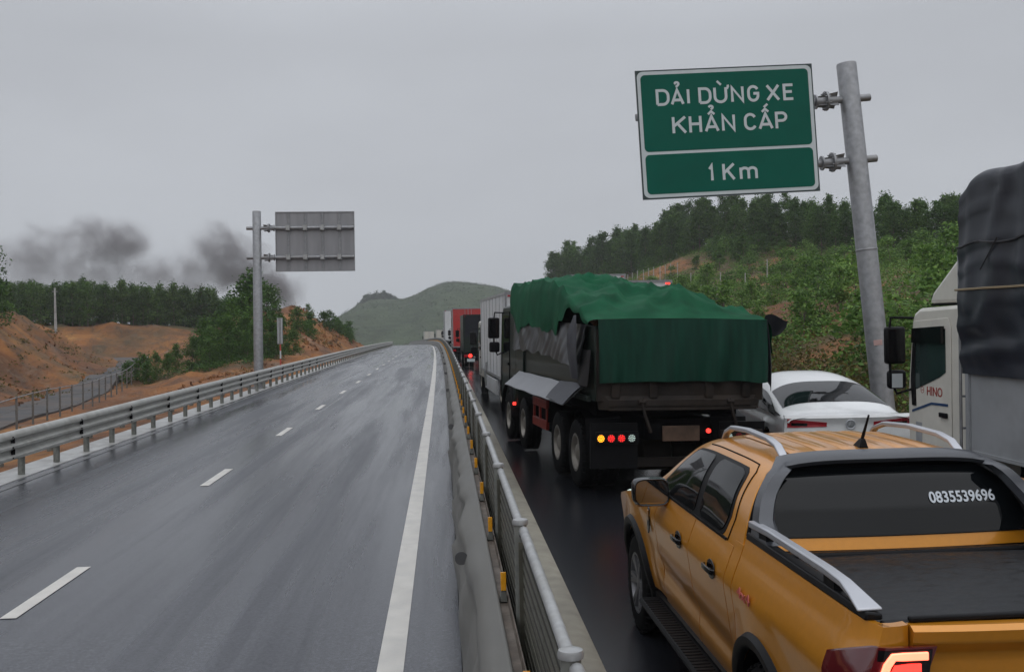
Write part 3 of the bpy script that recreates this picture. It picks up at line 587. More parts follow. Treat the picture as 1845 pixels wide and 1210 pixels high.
mb = MB(); [mb.box(a, a + .03, -.045, -.021, 2.25, 3.7) for a in (-.12, .09)]; mb.build('stiffener', M['sign_white'], t)
for k in range(6): MB().tube([(0, .05, k * .45), (0, .05, k * .45 + .45)], .045, 10).build('post_band', mat('post_red', (.4, .06, .04), .5) if k == 0 else (bpy.data.materials['post_red'] if k % 2 == 0 else M['sign_white']), t)
# ------------------------------------------------------------------ wheels, generic vehicle bits
def wheel(parent, x, y, z, r, w, side, rim=.6, rimmat='alloy', style='alloy', name='wheel'):
    mb = MB(); h = w / 2; s = side
    pr = [(-h, r * rim), (-h * 1.03, r * .8), (-h * .95, r * .93), (-h * .78, r * .985), (-h * .4, r), (-h * .36, r * .975), (-h * .28, r * .975), (-h * .24, r), (h * .24, r), (h * .28, r * .975), (h * .36, r * .975), (h * .4, r), (h * .78, r * .985), (h * .95, r * .93), (h * 1.03, r * .8), (h, r * rim)]
    mb.lathe(pr, (x, y, z), 'x', 40, closed=True)
    if r > .36:
        for k in range(36):
            t = 2 * math.pi * k / 36
            for sg in (-1, 1):
                c, n_ = math.cos(t), math.sin(t); a = x + sg * h * .82
                p = Vector((a, y + c * r * .965, z + n_ * r * .965)); d = Vector((0, c, n_)); e = Vector((0, -n_, c)); u = Vector((sg * h * .16, 0, 0))
                mb.hexa([p - e * .014 - u, p - e * .014 + u, p + e * .014 - u, p + e * .014 + u, p - e * .014 - u + d * .026, p - e * .014 + u * .8 + d * .014, p + e * .014 - u + d * .026, p + e * .014 + u * .8 + d * .014])
    wo_ = mb.build(name, M['tyre'], parent, sharp=40)
    rb = MB(); R1 = r * rim
    if style == 'alloy':
        rb.lathe([(s * h * .98, R1), (s * h * .98, R1 * .93), (s * h * .55, R1 * .88), (s * -h * .2, R1 * .85), (s * -h * .2, 0)], (x, y, z), 'x', 40, cap=False)
        for k in range(6):
            t = 2 * math.pi * k / 6
            for dt in (-.13, .13):
                p = Vector((x + s * h * .72, y, z)); d = Vector((0, math.cos(t), math.sin(t))); d2 = Vector((0, math.cos(t + dt), math.sin(t + dt)))
                rb.bar([p + d * R1 * .12, p + d2 * R1 * .92 + Vector((s * h * .16, 0, 0))], R1 * .13, .035, upv=(s, 0, 0))
        rb.lathe([(s * h * .5, R1 * .26), (s * h * .86, R1 * .24), (s * h * .9, R1 * .17), (s * h * .9, 0)], (x, y, z), 'x', 20)
    else:
        rb.lathe([(s * h * .98, R1), (s * h * 1.0, R1 * .88), (s * h * .8, R1 * .84), (s * h * .5, R1 * .78), (s * h * .45, R1 * .45), (s * h * .8, R1 * .4), (s * h * .95, R1 * .2), (s * h * .95, 0)], (x, y, z), 'x', 32, cap=False)
        for k in range(8):
            t = 2 * math.pi * k / 8; rb.tube([(x + s * h * .05, y + R1 * .62 * math.cos(t), z + R1 * .62 * math.sin(t)), (x + s * h * .22, y + R1 * .62 * math.cos(t), z + R1 * .62 * math.sin(t))], R1 * .06, 6)
    rb.build('rim', M[rimmat], wo_, sharp=30); return wo_
def patch(fn, nu, nv, thick=None):   # fn(u,v)->Vector ; returns MB slab with rim turned in by thick vector
    P = [[fn(i / nu, j / nv) for j in range(nv + 1)] for i in range(nu + 1)]
    mb = MB()
    if thick is None: mb.grid(P)
    else: mb.slab(P, thick)
    return mb
# ------------------------------------------------------------------ orange pickup
M['orange'] = mat('orange_metallic_paint', (.57, .228, .015), .28, .35, var=.04, vscale=30, coat=.55, dirt=(.44, .175, .018), dscale=1.3, damt=.3)
def interp(x, pts): return float(np.interp(x, [p[0] for p in pts], [p[1] for p in pts]))
SP = cr_interp([(.36, .835), (.46, .868), (.60, .900), (.78, .922), (.95, .944), (1.04, .957), (1.085, .957), (1.125, .944), (1.19, .920), (1.262, .892), (1.36, .862)], 6)
def side_x(y, z):
    b = float(np.interp(z, SP[:, 0], SP[:, 1]))
    pl = 1 - .035 * max(0, (y - 4.3) / 1.0) ** 2 - .05 * max(0, (.28 - y) / .28) ** 2.2
    fl = 0
    for yc in (1.2, 4.47):
        d = math.hypot(y - yc, z - .42); fl = max(fl, .022 * max(0, 1 - abs(d - .50) / .17))
    groove = -.030 * math.exp(-((z - .66 - .03 * (y - 2.7)) / .085) ** 2) * (1 if 1.85 < y < 3.6 else math.exp(-((min(abs(y - 1.85), abs(y - 3.6))) / .1) ** 2))
    return b * pl + fl + groove
def side_patch(yl, yr, zl, zu, nu, nv, sg, dx=0.0, thick=.03):
    def f(u, v):
        # u along y, v along z
        z0 = None
        ym = yl(.5) + (yr(.5) - yl(.5)) * u
        a, b = zl(ym), zu(ym); z = a + (b - a) * v
        y = yl(z) + (yr(z) - yl(z)) * u
        a, b = zl(y), zu(y); z = a + (b - a) * v
        return Vector((sg * (side_x(y, z) + dx), y, z))
    return patch(f, nu, nv, (-sg * thick, 0, 0))
def arch(yc, r, zb):
    def f(y):
        d = abs(y - yc); return max(zb, .40 + math.sqrt(r * r - d * d)) if d < r else zb
    return f
PU = thing('pickup_truck', 'orange double cab pickup with silver roof rails and covered load bed in the near queue', 'pickup truck', RP(2.53, 3.9, .03), (pitch(3.9), 0, .008))
hood = [(3.6, 1.215), (4.2, 1.165), (4.7, 1.10), (5.1, 1.02), (5.25, .94)]
for sg in (-1, 1):
    C = lambda k: (lambda q: k)
    fr = arch(4.47, .47, .47); rr_ = arch(1.2, .47, .52)
    side_patch(C(3.63), C(5.2), fr, lambda y: interp(y, hood), 70, 16, sg).build('front_fender', M['orange'], PU, sharp=40)
    zu = lambda y: 1.262
    fd = side_patch(lambda z: 2.634, lambda z: 3.617, lambda y: .44, zu, 30, 24, sg).build('front_door', M['orange'], PU, sharp=40)
    rd = side_patch(lambda z: 1.803, lambda z: 2.621, lambda y: max(.44, arch(1.2, .62, .44)(y)), zu, 30, 24, sg).build('rear_door', M['orange'], PU, sharp=40)
    side_patch(lambda z: 1.655, lambda z: 1.792, lambda y: max(.44, arch(1.2, .47, .44)(y)), lambda y: 1.30, 8, 24, sg).build('cab_corner', M['orange'], PU, sharp=40)
    side_patch(lambda z: .012, lambda z: 1.642, rr_, lambda y: 1.338, 80, 24, sg).build('bed_side', M['orange'], PU, sharp=40)
    # sill and step
    mb = MB(); mb.prism([(sg * .60, .34), (sg * .88, .36), (sg * .89, .44), (sg * .6, .5)], 1.7, 3.95, 'y'); mb.build('sill', M['black'], PU)
    mb = MB(); mb.prism([(sg * .86, .36), (sg * 1.03, .37), (sg * 1.04, .395), (sg * 1.02, .415), (sg * .86, .415)], 1.78, 3.85, 'y')
    for k in range(34): mb.box(min(sg * .9, sg * 1.02), max(sg * .9, sg * 1.02), 1.85 + k * .057, 1.872 + k * .057, .415, .421)
    mb.build('side_step', M['black'], PU, bevel=.006)
    # arch flares
    for yc, nm in ((1.2, 'rear'), (4.47, 'front')):
        P = []
        for k in range(37):
            t = R_(-14 + 208 * k / 36); row = []
            for r_, ex in ((.452, .0), (.455, .034), (.475, .044), (.515, .036), (.535, .004)):
                y = yc + r_ * math.cos(t); z = .40 + r_ * math.sin(t); row.append((sg * (side_x(y, max(z, .4)) + ex - .004), y, z))
            P.append(row)
        mb = MB().grid(P)
        mb.build('wheel_arch_trim', M['black'], PU, sharp=50)
        mb = MB(); pr = []
        for k in range(19):
            t = R_(180 * k / 18); pr.append((yc + .455 * math.cos(t), .40 + .455 * math.sin(t)))
        P = [[(sg * .92, a, b) for a, b in pr], [(sg * .56, a, b) for a, b in pr]]; MB().grid(P).build('arch_liner', M['dark'], PU)
        wheel(PU, sg * .80, yc, .365, .405, .27, sg, .62)
    # handles
    for y in (2.05, 2.86):
        P = []
        hb = MB(); yc_, zc_ = y, 1.075
        hb.lathe([(0, .0), (0, .062), (.004, .06), (.005, 0)], (0, 0, 0), 'x', 20)
        hb.v = [(sg * (side_x(yc_, zc_) + .001 + vx), yc_ + vy * 1.35, zc_ + vz * .95) for vx, vy, vz in hb.v]
        ho = hb.build('handle_cup', M['gloss'], fd if y > 2.6 else rd)
        x = sg * (side_x(yc_, zc_) + .03); MB().bar([(x - sg * .02, yc_ - .105, zc_), (x, yc_ - .09, zc_ + .002), (x + sg * .004, yc_, zc_ + .004), (x, yc_ + .09, zc_ + .002), (x - sg * .02, yc_ + .105, zc_)], .014, .034).build('handle', M['gloss'], ho, bevel=.005)
    # fender vent
    vb = MB(); vb.lathe([(0, 0), (0, .1), (.008, .095), (.009, 0)], (0, 0, 0), 'x', 22); vb.v = [(sg * (side_x(3.82, 1.02) + .001 + a), 3.82 + b * .42 - c * .08, 1.02 + c * 1.05) for a, b, c in vb.v]; vb.build('fender_vent', M['gloss'], PU)
    mb = MB(); mb.bar([(sg * (side_x(3.8, 1.09) + .011), 3.805, 1.10), (sg * (side_x(3.82, .96) + .011), 3.825, .95)], .02, .006, upv=(1, 0, 0)); mb.build('vent_blade', M['orange'], PU)
    # belt trim
    P = [(sg * (side_x(y, 1.262) - .004), y, 1.272) for y in np.linspace(1.95, 3.75, 14)]; MB().bar(P, .018, .016).build('belt_trim', M['black'], PU)
    # bed cap, silver rail
    mb = MB(); mb.hexa([(sg * .868, .10, 1.338), (sg * .79, .10, 1.338), (sg * .873, 1.64, 1.338), (sg * .79, 1.64, 1.338), (sg * .856, .10, 1.372), (sg * .79, .10, 1.362), (sg * .862, 1.64, 1.378), (sg * .79, 1.64, 1.362)]); mb.build('bed_cap', M['black'], PU, bevel=.008)
    MB().bar([(sg * .838, 1.62, 1.425), (sg * .838, 1.3, 1.437), (sg * .838, .55, 1.432), (sg * .837, .36, 1.424), (sg * .836, .25, 1.405), (sg * .83, .13, 1.372)], [.05, .05, .05, .055, .075, .11], [.036, .036, .036, .032, .022, .014]).build('bed_rail', M['silver'], PU, bevel=.008)
    for y in (.5, 1.4): MB().box(min(sg * .815, sg * .855), max(sg * .815, sg * .855), y - .06, y + .06, 1.36, 1.425).build('rail_foot', M['black'], PU)
    # tail lamp
    def tl(u, v, ex=.006):
        z = .935 + .33 * v
        if u < .45: t_ = u / .45; y = .30 - .295 * t_; z = .90 + (.255 + .11 * t_) * v + .0; return Vector((sg * (side_x(y, z) + ex), y, z))
        t_ = (u - .45) / .55; x0 = side_x(.03, z) + ex; a = min(1, t_ * 4); return Vector((sg * (x0 - .235 * t_), -.004 - .016 * min(1, t_ * 6), z))
    lm = patch(lambda u, v: tl(u, v), 24, 10, (0, .02, 0)).build('tail_lamp', mat('smoked_lamp', (.085, .004, .007), .08, coat=1) if sg < 0 else bpy.data.materials['smoked_lamp'], PU, sharp=40)
    MB().grid([[tl(.46 + .5 * i / 12, v) + Vector((0, -.004, 0)) for v in (.03, .97)] for i in range(13)]).build('lamp_bezel', M['gloss'], lm)
    lo = Vector((0, -.010, 0))
    pts = [tl(u, .90) + lo for u in (.93, .8, .68, .60)] + [tl(.57, .80) + lo, tl(.565, .5) + lo, tl(.565, .2) + lo]
    MB().bar(pts, .032, .012, upv=(0, 1, 0)).build('lit_strip', M['lamp_hot'], lm, bevel=.004)
    pts = [tl(u, .76) + lo for u in (.90, .78, .68)] + [tl(.64, .5) + lo, tl(.635, .2) + lo]
    MB().bar(pts, .034, .008, upv=(0, 1, 0)).build('inner_lens', M['lamp_lit'], lm)
    # mirror
    mb = MB(); H = []
    for k, (y, s_) in enumerate([(3.36, .93), (3.40, 1.0), (3.47, .98), (3.55, .8), (3.58, .45)]):
        H.append([(sg * (1.025 + s_ * .135 * math.copysign(abs(math.cos(t)) ** .5, math.cos(t))), y, 1.31 + s_ * .105 * math.copysign(abs(math.sin(t)) ** .5, math.sin(t))) for t in np.linspace(0, 2 * math.pi, 25)[:-1]])
    H = [r + [r[0]] for r in H]; mb.grid(H); mb.add(H[-1][:-1], [tuple(range(24))]); mo = mb.build('mirror', M['gloss'], PU, sharp=60)
    g_ = [(sg * (1.025 + .118 * math.copysign(abs(math.cos(t)) ** .5, math.cos(t))), 3.366, 1.31 + .088 * math.copysign(abs(math.sin(t)) ** .5, math.sin(t))) for t in np.linspace(0, 2 * math.pi, 25)[:-1]]
    MB().add(g_, [tuple(range(24))]).build('mirror_glass', M['mirror_glass'], mo)
    MB().add([(a, 3.361, b) for a, _, b in H[0][:-1]] + [(x, 3.365, z) for x, _, z in g_], [(i, (i + 1) % 24, 24 + (i + 1) % 24, 24 + i) for i in range(24)]).build('mirror_rim', M['gloss'], mo)
    MB().prism([(3.4, 1.2), (3.52, 1.2), (3.56, 1.235), (3.36, 1.235)], min(sg * .9, sg * 1.13), max(sg * .9, sg * 1.13), 'x').build('mirror_base', M['orange'], mo, bevel=.01)
# greenhouse
GPF = cr_interp([(.890, 1.262), (.858, 1.38), (.810, 1.52), (.742, 1.63), (.683, 1.69), (.605, 1.728), (.49, 1.75), (.34, 1.765), (.17, 1.772), (0, 1.775)], 4)
def gp(y, v):
    i = v * (len(GPF) - 1); k = min(int(i), len(GPF) - 2); f = i - k; x, z = GPF[k] * (1 - f) + GPF[k + 1] * f
    kz = (z - 1.262) / .58
    z -= kz * (.045 * max(0, (2.35 - y) / .6) ** 2 + .07 * max(0, (y - 2.7) / .7) ** 2)
    x *= 1 - .05 * kz * max(0, (y - 2.6)) ** 2 - .03 * kz * max(0, 2.3 - y) - .01 * max(0, y - 3)
    return x, z
def vz(z): return float(np.interp(z, GPF[:, 1], np.linspace(0, 1, len(GPF))))
def gy0(v): z = np.interp(v, np.linspace(0, 1, len(GPF)), GPF[:, 1]); return float(np.interp(z, [1.262, 1.5, 1.66, 1.735, 1.78], [1.66, 1.735, 1.82, 1.885, 1.93])) - (0)
def gy1(v): z = np.interp(v, np.linspace(0, 1, len(GPF)), GPF[:, 1]); return float(np.interp(z, [1.262, 1.5, 1.68, 1.75, 1.78], [4.05, 3.62, 3.3, 3.18, 3.16]))
def gpt(y, v, sg, ex=0):
    x, z = gp(y, v); x2, z2 = gp(y, min(1, v + .01)); d = Vector((z2 - z, -(x2 - x))); d = d.normalized() if d.length > 1e-9 else Vector((0, 1))
    rib = 0
    return Vector((sg * (x + d.x * ex), y, z + d.y * ex))
VV = np.linspace(0, 1, 46)
P = [[gpt(gy0(v) + (gy1(v) - gy0(v)) * u, v, -1) for v in VV] + [gpt(gy0(v) + (gy1(v) - gy0(v)) * u, v, 1) for v in VV[::-1][1:]] for u in np.linspace(0, 1, 40)]
MB().grid(P).build('cab_shell', M['orange'], PU, sharp=35)
# roof ribs
for xr in (-.42, -.25, -.085, .085, .25, .42):
    v = float(np.interp(-abs(xr), -GPF[:, 0], np.linspace(0, 1, len(GPF))))
    P = []
    for y in np.linspace(2.02, 3.0, 20):
        e = min(1, (y - 2.02) / .06, (3.0 - y) / .06); b = gpt(y, v, math.copysign(1, xr)); P.append([b + Vector((dx, 0, dz * e - .001)) for dx, dz in ((-.05, 0), (-.034, .011), (.034, .011), (.05, 0))])
    MB().grid(P).build('roof_rib', M['orange'], PU, sharp=60)
for sg in (-1, 1):
    def wpatch(yl, yr, z0, z1, rc, ex, nu=16, nv=22):
        def f(u, v):
            z = z0 + (z1 - z0) * v; e = 0
            dz = min(z - z0, z1 - z)
            if dz < rc: e = rc - math.sqrt(max(0, rc * rc - (rc - dz) ** 2))
            a, b = yl(z) + e, yr(z) - e; return gpt(a + (b - a) * u, vz(z), sg, ex)
        return patch(f, nu, nv, (-sg * .012, 0, -.004))
    ya = lambda z: float(np.interp(z, [1.27, 1.4, 1.7], [2.02, 1.97, 2.03])); yb = lambda z: float(np.interp(z, [1.27, 1.5, 1.72], [3.86, 3.50, 3.14]))
    pn = wpatch(ya, yb, 1.270, 1.672, .06, .003).build('window_surround', M['black'], PU, sharp=40)
    wpatch(lambda z: ya(z) + .035, lambda z: 2.58, 1.292, 1.655, .07, .009).build('rear_door_window', M['glass'], pn, sharp=40)
    wpatch(lambda z: 2.70, lambda z: yb(z) - .06, 1.292, 1.655, .04, .009).build('front_door_window', M['glass'], pn, sharp=40)
    # door upper gap lines
    P = [gpt(float(np.interp(z, [1.27, 1.4, 1.68, 1.702], [1.93, 1.895, 1.955, 2.02])), vz(z), sg, .001) for z in np.linspace(1.27, 1.702, 14)] + [gpt(y, vz(1.702), sg, .001) for y in np.linspace(2.1, 3.05, 12)]
    MB().tube(P, .005, 5).build('door_gap', M['dark'], PU)
    # roof rails
    def rl(y, h): x, z = gp(y, vz(1.742)); return Vector((sg * (x - .0), y, 1.745 + h - .05 * max(0, (y - 2.7) / .6) ** 2))
    MB().bar([rl(1.93, -.02), rl(1.97, .01), rl(2.05, .052), rl(2.2, .075), rl(2.6, .085), rl(2.95, .075), rl(3.1, .045), rl(3.16, .005), rl(3.19, -.03)], [.05, .052, .05, .046, .046, .046, .048, .05, .05], [.016, .018, .026, .03, .03, .03, .026, .016, .014]).build('roof_rail', M['silver'], PU, bevel=.008)
# windscreen, back panel, rear window
def acrossF(zf, y_of, bulge, ex=0):
    pass
def backpt(u, z, ex=0):  # u -1..1 across
    v = vz(z); y = gy0(v); x, zz = gp(y, v); return Vector((u * x, y - .05 * (1 - u * u) - ex, zz))
MB().slab([[backpt(u, z) for z in np.linspace(1.2, 1.755, 14)] for u in np.linspace(-1, 1, 30)], (0, .02, 0)).build('back_panel', M['orange'], PU, sharp=40)
def roundw(u, v, z0, z1, w, rc, ex):
    z = z0 + (z1 - z0) * v; dz = min(z - z0, z1 - z); e = 0
    if dz < rc: e = rc - math.sqrt(max(0, rc * rc - (rc - dz) ** 2))
    return backpt((u * 2 - 1) * (w - e * 1.2), z, ex)
rs = patch(lambda u, v: roundw(u, v, 1.335, 1.745, .99, .02, .006), 30, 20, (0, .006, 0)).build('window_surround', M['black'], PU, sharp=40)
rw = patch(lambda u, v: roundw(u, v, 1.342, 1.715, .93, .09, .012), 30, 24, (0, .005, 0)).build('rear_window', M['glass'], rs, sharp=40)
lt = text('lettering', '0835539696', mat('window_lettering', (.5, .54, .58), .5), rs, .40, .07, (0, 0, 0), (0, 0, 0), bold=.022)
for v_ in lt.data.vertices:
    zz_ = 1.515 + v_.co.y * .9; xw_ = gp(gy0(vz(zz_)), vz(zz_))[0]; q_ = backpt((.415 + v_.co.x) / xw_, zz_, .0185 + v_.co.z * .3); v_.co = q_
st_ = backpt(-.86, 1.43, .0135); MB().box(st_.x - .02, st_.x + .03, st_.y - .003, st_.y, 1.40, 1.445).build('sticker', mat('red_sticker', (.35, .02, .02), .5), rs)
P = [[(lambda q: Vector((u * q[0], gy1(v) + .10 * (1 - u * u), q[1])))(gp(gy1(v), v)) for v in [vz(z) for z in np.linspace(1.265, 1.75, 12)]] for u in np.linspace(-1, 1, 24)]
MB().slab(P, (0, -.02, -.01)).build('windscreen', M['glass'], PU, sharp=40)
# grey roof hoop and sails
hp = []
for u in np.linspace(0, 1, 40):
    pass
def sail(sg):
    P = []
    for k in range(22):
        t_ = k / 21
        if t_ < .55:
            w = t_ / .55; z = 1.372 + (1.715 - 1.372) * w; x, _ = gp(max(1.66, gy0(vz(z))), vz(z)); x = x - .015
            yo = float(np.interp(z, [1.372, 1.53, 1.67, 1.75], [1.60, 1.70, 1.79, 1.86])); wd = float(np.interp(z, [1.37, 1.45, 1.58, 1.72], [.30, .13, .10, .115]))
            P.append([(sg * (x + .012), yo, z), (sg * (x + .018), yo - wd, z - .0), (sg * (x - .055), yo - wd - .01, z), (sg * (x - .085), yo - wd + .05, z), (sg * (x - .04), yo + .0, z)])
        else:
            w = (t_ - .55) / .45; a = w ** .9; x0 = gp(1.89, vz(1.715))[0]; u_ = (1 - a); x = x0 * math.sin(u_ * math.pi / 2) if False else x0 * (1 - a)
            zt = 1.735 + .042 * (1 - (x / x0) ** 4) + .012; y = 1.93 - .035 * (1 - (x / x0) ** 2) - .02
            P.append([(sg * x, y + .02, zt - .005), (sg * x, y - .12, zt - .020), (sg * x, y - .135, zt - .042), (sg * x, y - .115, zt - .065), (sg * x, y - .03, zt - .05)])
    return [r + [r[0]] for r in P]
MB().grid(sail(-1)).grid(sail(1)).build('roof_hoop', M['grey_trim'], PU, sharp=50)
# bed: tonneau, tailgate
mb = MB(); P = []
for y in np.linspace(.115, 1.52, 60):
    P.append([(x, y, 1.30 - .055 * (y - .115) / 1.4 + .012 * (1 - (x / .8) ** 2) + .0007 * math.sin(y * 70)) for x in np.linspace(-.795, .795, 12)])
MB().slab(P, (0, 0, -.03)).build('tonneau_cover', mat('tonneau_fabric', (.016, .017, .019), .5, spec=.25, var=.25, vscale=14, bump=.003, bscale=120, rvar=.15), PU, sharp=40)
MB().box(-.79, .79, 1.522, 1.60, 1.12, 1.268).build('cover_cassette', M['black'], PU, bevel=.015)
MB().box(-.80, .80, .06, .118, 1.27, 1.335).build('cover_end_rail', M['black'], PU, bevel=.008)
def tg(u, v):
    z = np.interp(v, [0, .12, .3, .42, .55, .8, .9, .96, 1], [.56, .60, .8, .93, 1.02, 1.21, 1.27, 1.318, 1.335]); d = np.interp(v, [0, .12, .3, .42, .55, .8, .9, .96, 1], [.03, .0, .0, .02, .035, .03, -.022, -.03, .0])
    x = -.712 + 1.424 * u; return Vector((x, d + .03 * (abs(x) / .72) ** 3, z))
def tgs(u, v): return tg(u, v)
vs = cr_interp([(k, 0) for k in (0, .12, .3, .42, .55, .8, .9, .96, 1)], 5)[:, 0]
tgo = MB().slab([[tg(u, v) for v in vs] for u in np.linspace(0, 1, 30)], (0, .05, 0)).build('tailgate', M['orange'], PU, sharp=50)
for sg in (-1, 1):   # corner posts beside the tailgate
    MB().slab([[Vector((sg * (.72 + (side_x(.02, z) - .72) * u), .022 + .01 * (1 - u) - .012 * math.sin(u * 3.1), z)) for z in np.linspace(.56, 1.338, 12)] for u in np.linspace(0, 1, 8)], (0, .05, 0)).build('bed_corner', M['orange'], PU, sharp=50)
MB().box(-.70, .70, .055, .085, 1.335, 1.36).build('tailgate_cap', M['black'], PU, bevel=.008)
MB().box(-.17, .17, -.012, .02, 1.0, 1.07).build('tailgate_handle', M['gloss'], tgo, bevel=.01)
mb = MB(); mb.box(-.90, .90, -.16, .06, .42, .60); mb.build('rear_bumper', M['black'], PU, bevel=.03)
MB().box(-.26, .26, -.172, -.161, .44, .56).build('number_plate', M['sign_white'], PU, bevel=.004)
mb = MB(); mb.box(-.82, .82, .06, 5.05, .30, .62); mb.box(-.80, .80, .08, 1.6, .62, 1.17); mb.box(-.84, .84, 1.68, 3.9, .62, 1.255); mb.box(-.55, .55, 3.9, 5.0, .62, .95); mb.build('underbody', M['dark'], PU)
P = [[(u * (side_x(y, 1.1) - .03 - .015), y, interp(y, hood) + .03 * (1 - u ** 4) + .012 * math.cos(u * 7) * (1 - u * u)) for u in np.linspace(-1, 1, 24)] for y in np.linspace(3.72, 5.22, 16)]
MB().slab(P, (0, 0, -.02)).build('bonnet', M['orange'], PU, sharp=50)
mb = MB(); mb.box(-.88, .88, 5.05, 5.3, .5, .95); mb.build('front_bumper', M['orange'], PU, bevel=.08); MB().box(-.62, .62, 5.2, 5.32, .68, 1.0).build('grille', M['black'], PU, bevel=.02)
for sg in (-1, 1): MB().box(min(sg * .62, sg * .86), max(sg * .62, sg * .86), 5.0, 5.27, .8, 1.02).build('headlight', M['lamp_clear'], PU, bevel=.03)
# aerial
zr = gp(2.12, 1)[1]
ab = MB(); ab.hexa([(-.03, 2.06, zr - .01), (.03, 2.06, zr - .01), (-.025, 2.2, zr - .01), (.025, 2.2, zr - .01), (-.012, 2.07, zr + .055), (.012, 2.07, zr + .055), (-.008, 2.12, zr + .05), (.008, 2.12, zr + .05)])
ao = ab.build('aerial_base', M['black'], PU, bevel=.01); MB().tube([(0, 2.09, zr + .05), (.012, 2.02, zr + .2)], [.011, .006], 8).build('aerial', M['black'], ao)
dc = side_x(1.05, 1.02) + .002
text('lettering', '4x4', mat('decal_red', (.5, .1, .08), .4), PU, .22, .06, (-dc - .004, 1.40, 1.06), (R_(90), 0, R_(-90)), bold=.01)
# ------------------------------------------------------------------ dump truck under a green net
M['dump_green'] = mat('dark_green_truck_paint', (.010, .018, .014), .42, .1, spec=.18, var=.15, vscale=4, coat=.2, dirt=(.028, .028, .022), dscale=1.5, damt=.5)
M['net_green'] = mat('green_net', (.005, .062, .028), .7, spec=.08, var=.3, vscale=2.2, bump=.003, bscale=120, dirt=(.014, .10, .045), dscale=1.4, damt=.8, detail=8)
M['net_dark'] = mat('green_net_hanging', (.004, .036, .022), .65, spec=.18, var=.25, vscale=5, bump=.002, bscale=180, dirt=(.004, .02, .014), dscale=1.5, damt=.6, stretch=(3, 1, .4))
M['liner'] = mat('wet_grey_liner', (.028, .03, .034), .36, .15, var=.25, vscale=2, spec=.4)
M['steel_dirty'] = mat('dirty_steel', (.026, .022, .02), .6, .1, spec=.12, var=.35, vscale=3, dirt=(.06, .042, .03), dscale=1.8, damt=.6)
M['alum_sheet'] = mat('pale_splash_sheet', (.17, .175, .19), .35, .3, var=.1, vscale=2)
M['flap'] = mat('grey_flap', (.03, .032, .04), .5, spec=.2, var=.2)
M['red_paint'] = mat('red_vehicle_paint', (.38, .014, .012), .35, var=.1, coat=.4, dirt=(.2, .02, .02), dscale=2, damt=.4)
M['guard_red'] = mat('red_side_guard', (.30, .025, .015), .4, var=.3, vscale=8, dirt=(.12, .05, .04), dscale=3, damt=.6)
M['steel_rim'] = mat('truck_rim', (.26, .24, .21), .5, .3, var=.3, vscale=6)
DT = onroad('dump_truck', 'dark green dump truck with load under a green net, seen from behind', 'dump truck', 3.36, 14.35, .098, roll=.018)
BW = 1.27; BL = 6.7
def Tz(x, y):
    base = float(np.interp(y, [-.1, 0, 1.2, 2.6, 4.2, 5.6, 6.7], [2.58, 2.60, 2.82, 3.05, 3.10, 3.22, 3.42]))
    crown = float(np.interp(y, [0, .6, 2.6, 4.5, 6.0, 6.7], [.02, .08, .14, .10, -.02, -.05])) * (1 - (x / BW) ** 2)
    lean = -.15 * (x / BW) * math.sin(math.pi * min(1, max(0, y / 6.7)))
    sag = -.22 * math.exp(-((x + .75) / .45) ** 2 - ((y - 6.0) / .6) ** 2) - .16 * math.exp(-((x - .5) / .6) ** 2 - ((y - 6.1) / .5) ** 2)
    n1 = noise.fractal(Vector((x * .9, y * .8, 4)), 1, 2, 3); rid = 1 - abs(noise.noise(Vector((x * 1.3 + y * .5, y * 1.1 - x * .8, 11)))) * 2
    e = min(1, max(0, (y + .05) / .8)); aa = math.atan2(y - 2.7, (x - .15) * 1.6); rd_ = math.hypot(y - 2.7, x - .15); fold = (1 - abs(noise.noise(Vector((aa * 2.6, rd_ * .35, 21)))) * 3.2) * min(1, rd_ / .9) * (1 - (x / (BW + .05)) ** 4)
    return base + crown + lean + sag + e * (.13 * max(0, fold) ** 1.5 + .02 * noise.noise(Vector((x * 8, y * 2.5 + x * 3, 5))) + .07 * n1 + .11 * max(0, rid) ** 2 + .03 * noise.noise(Vector((x * 4, y * 3.3, 2))))
XS = np.linspace(-BW - .04, BW + .04, 46); YS = np.linspace(-.05, 6.75, 100)
top = [[Vector((x, y, Tz(x, y))) for x in XS] for y in YS]
def drape_side(sg, lenf):
    P = []
    for y in YS:
        z0 = Tz(sg * (BW + .04), y); Ld = lenf(y) + .06 * noise.noise(Vector((y * 2.2, 5, sg))); row = []
        for k in range(14):
            w = k / 13; z = z0 - Ld * w
            ex = .03 + .05 * math.sin(w * 2.2) + .06 * w * noise.noise(Vector((y * 1.1 + w * 1.6, w * .7, sg * 3))) + .008 * w * noise.noise(Vector((y * 3.2 - w * 2, w, 8)))
            row.append(Vector((sg * (BW + .04 + ex * min(1, k / 2)), y, z)))
        P.append(row)
    return P
lenL = lambda y: float(np.interp(y, [-.05, .5, 1.1, 1.35, 1.7, 2.2, 3.0, 4.2, 5.0, 5.8, 6.75], [.10, .12, .16, .22, .45, .80, .86, .84, .80, .98, .62]))
lenR = lambda y: .5
mb = MB().grid(top).grid(drape_side(-1, lenL)).grid(drape_side(1, lenR)).build('net_cover', M['net_green'], DT, sharp=180)
P = []
for x in np.linspace(-BW + .03, BW + .03, 64):
    zt = Tz(min(BW, max(-BW, x)), -.05); row = []; Lr = .90 + .03 * noise.noise(Vector((x * 3, 1, 1))) + .05 * (x > .6) * 0
    for k in range(14):
        w = k / 13; row.append(Vector((x, -.06 - .05 * math.sin(w * 1.6) - .09 * w * noise.noise(Vector((x * 2.2 + w * .5, w * .5, 4))) - .05 * w * (1 - abs(noise.noise(Vector((x * 3.1 + w * .3, w * .3, 6)))) * 3), zt - .005 - Lr * w)))
    P.append(row)
MB().grid(P).build('net_tail', M['net_dark'], DT, sharp=180)
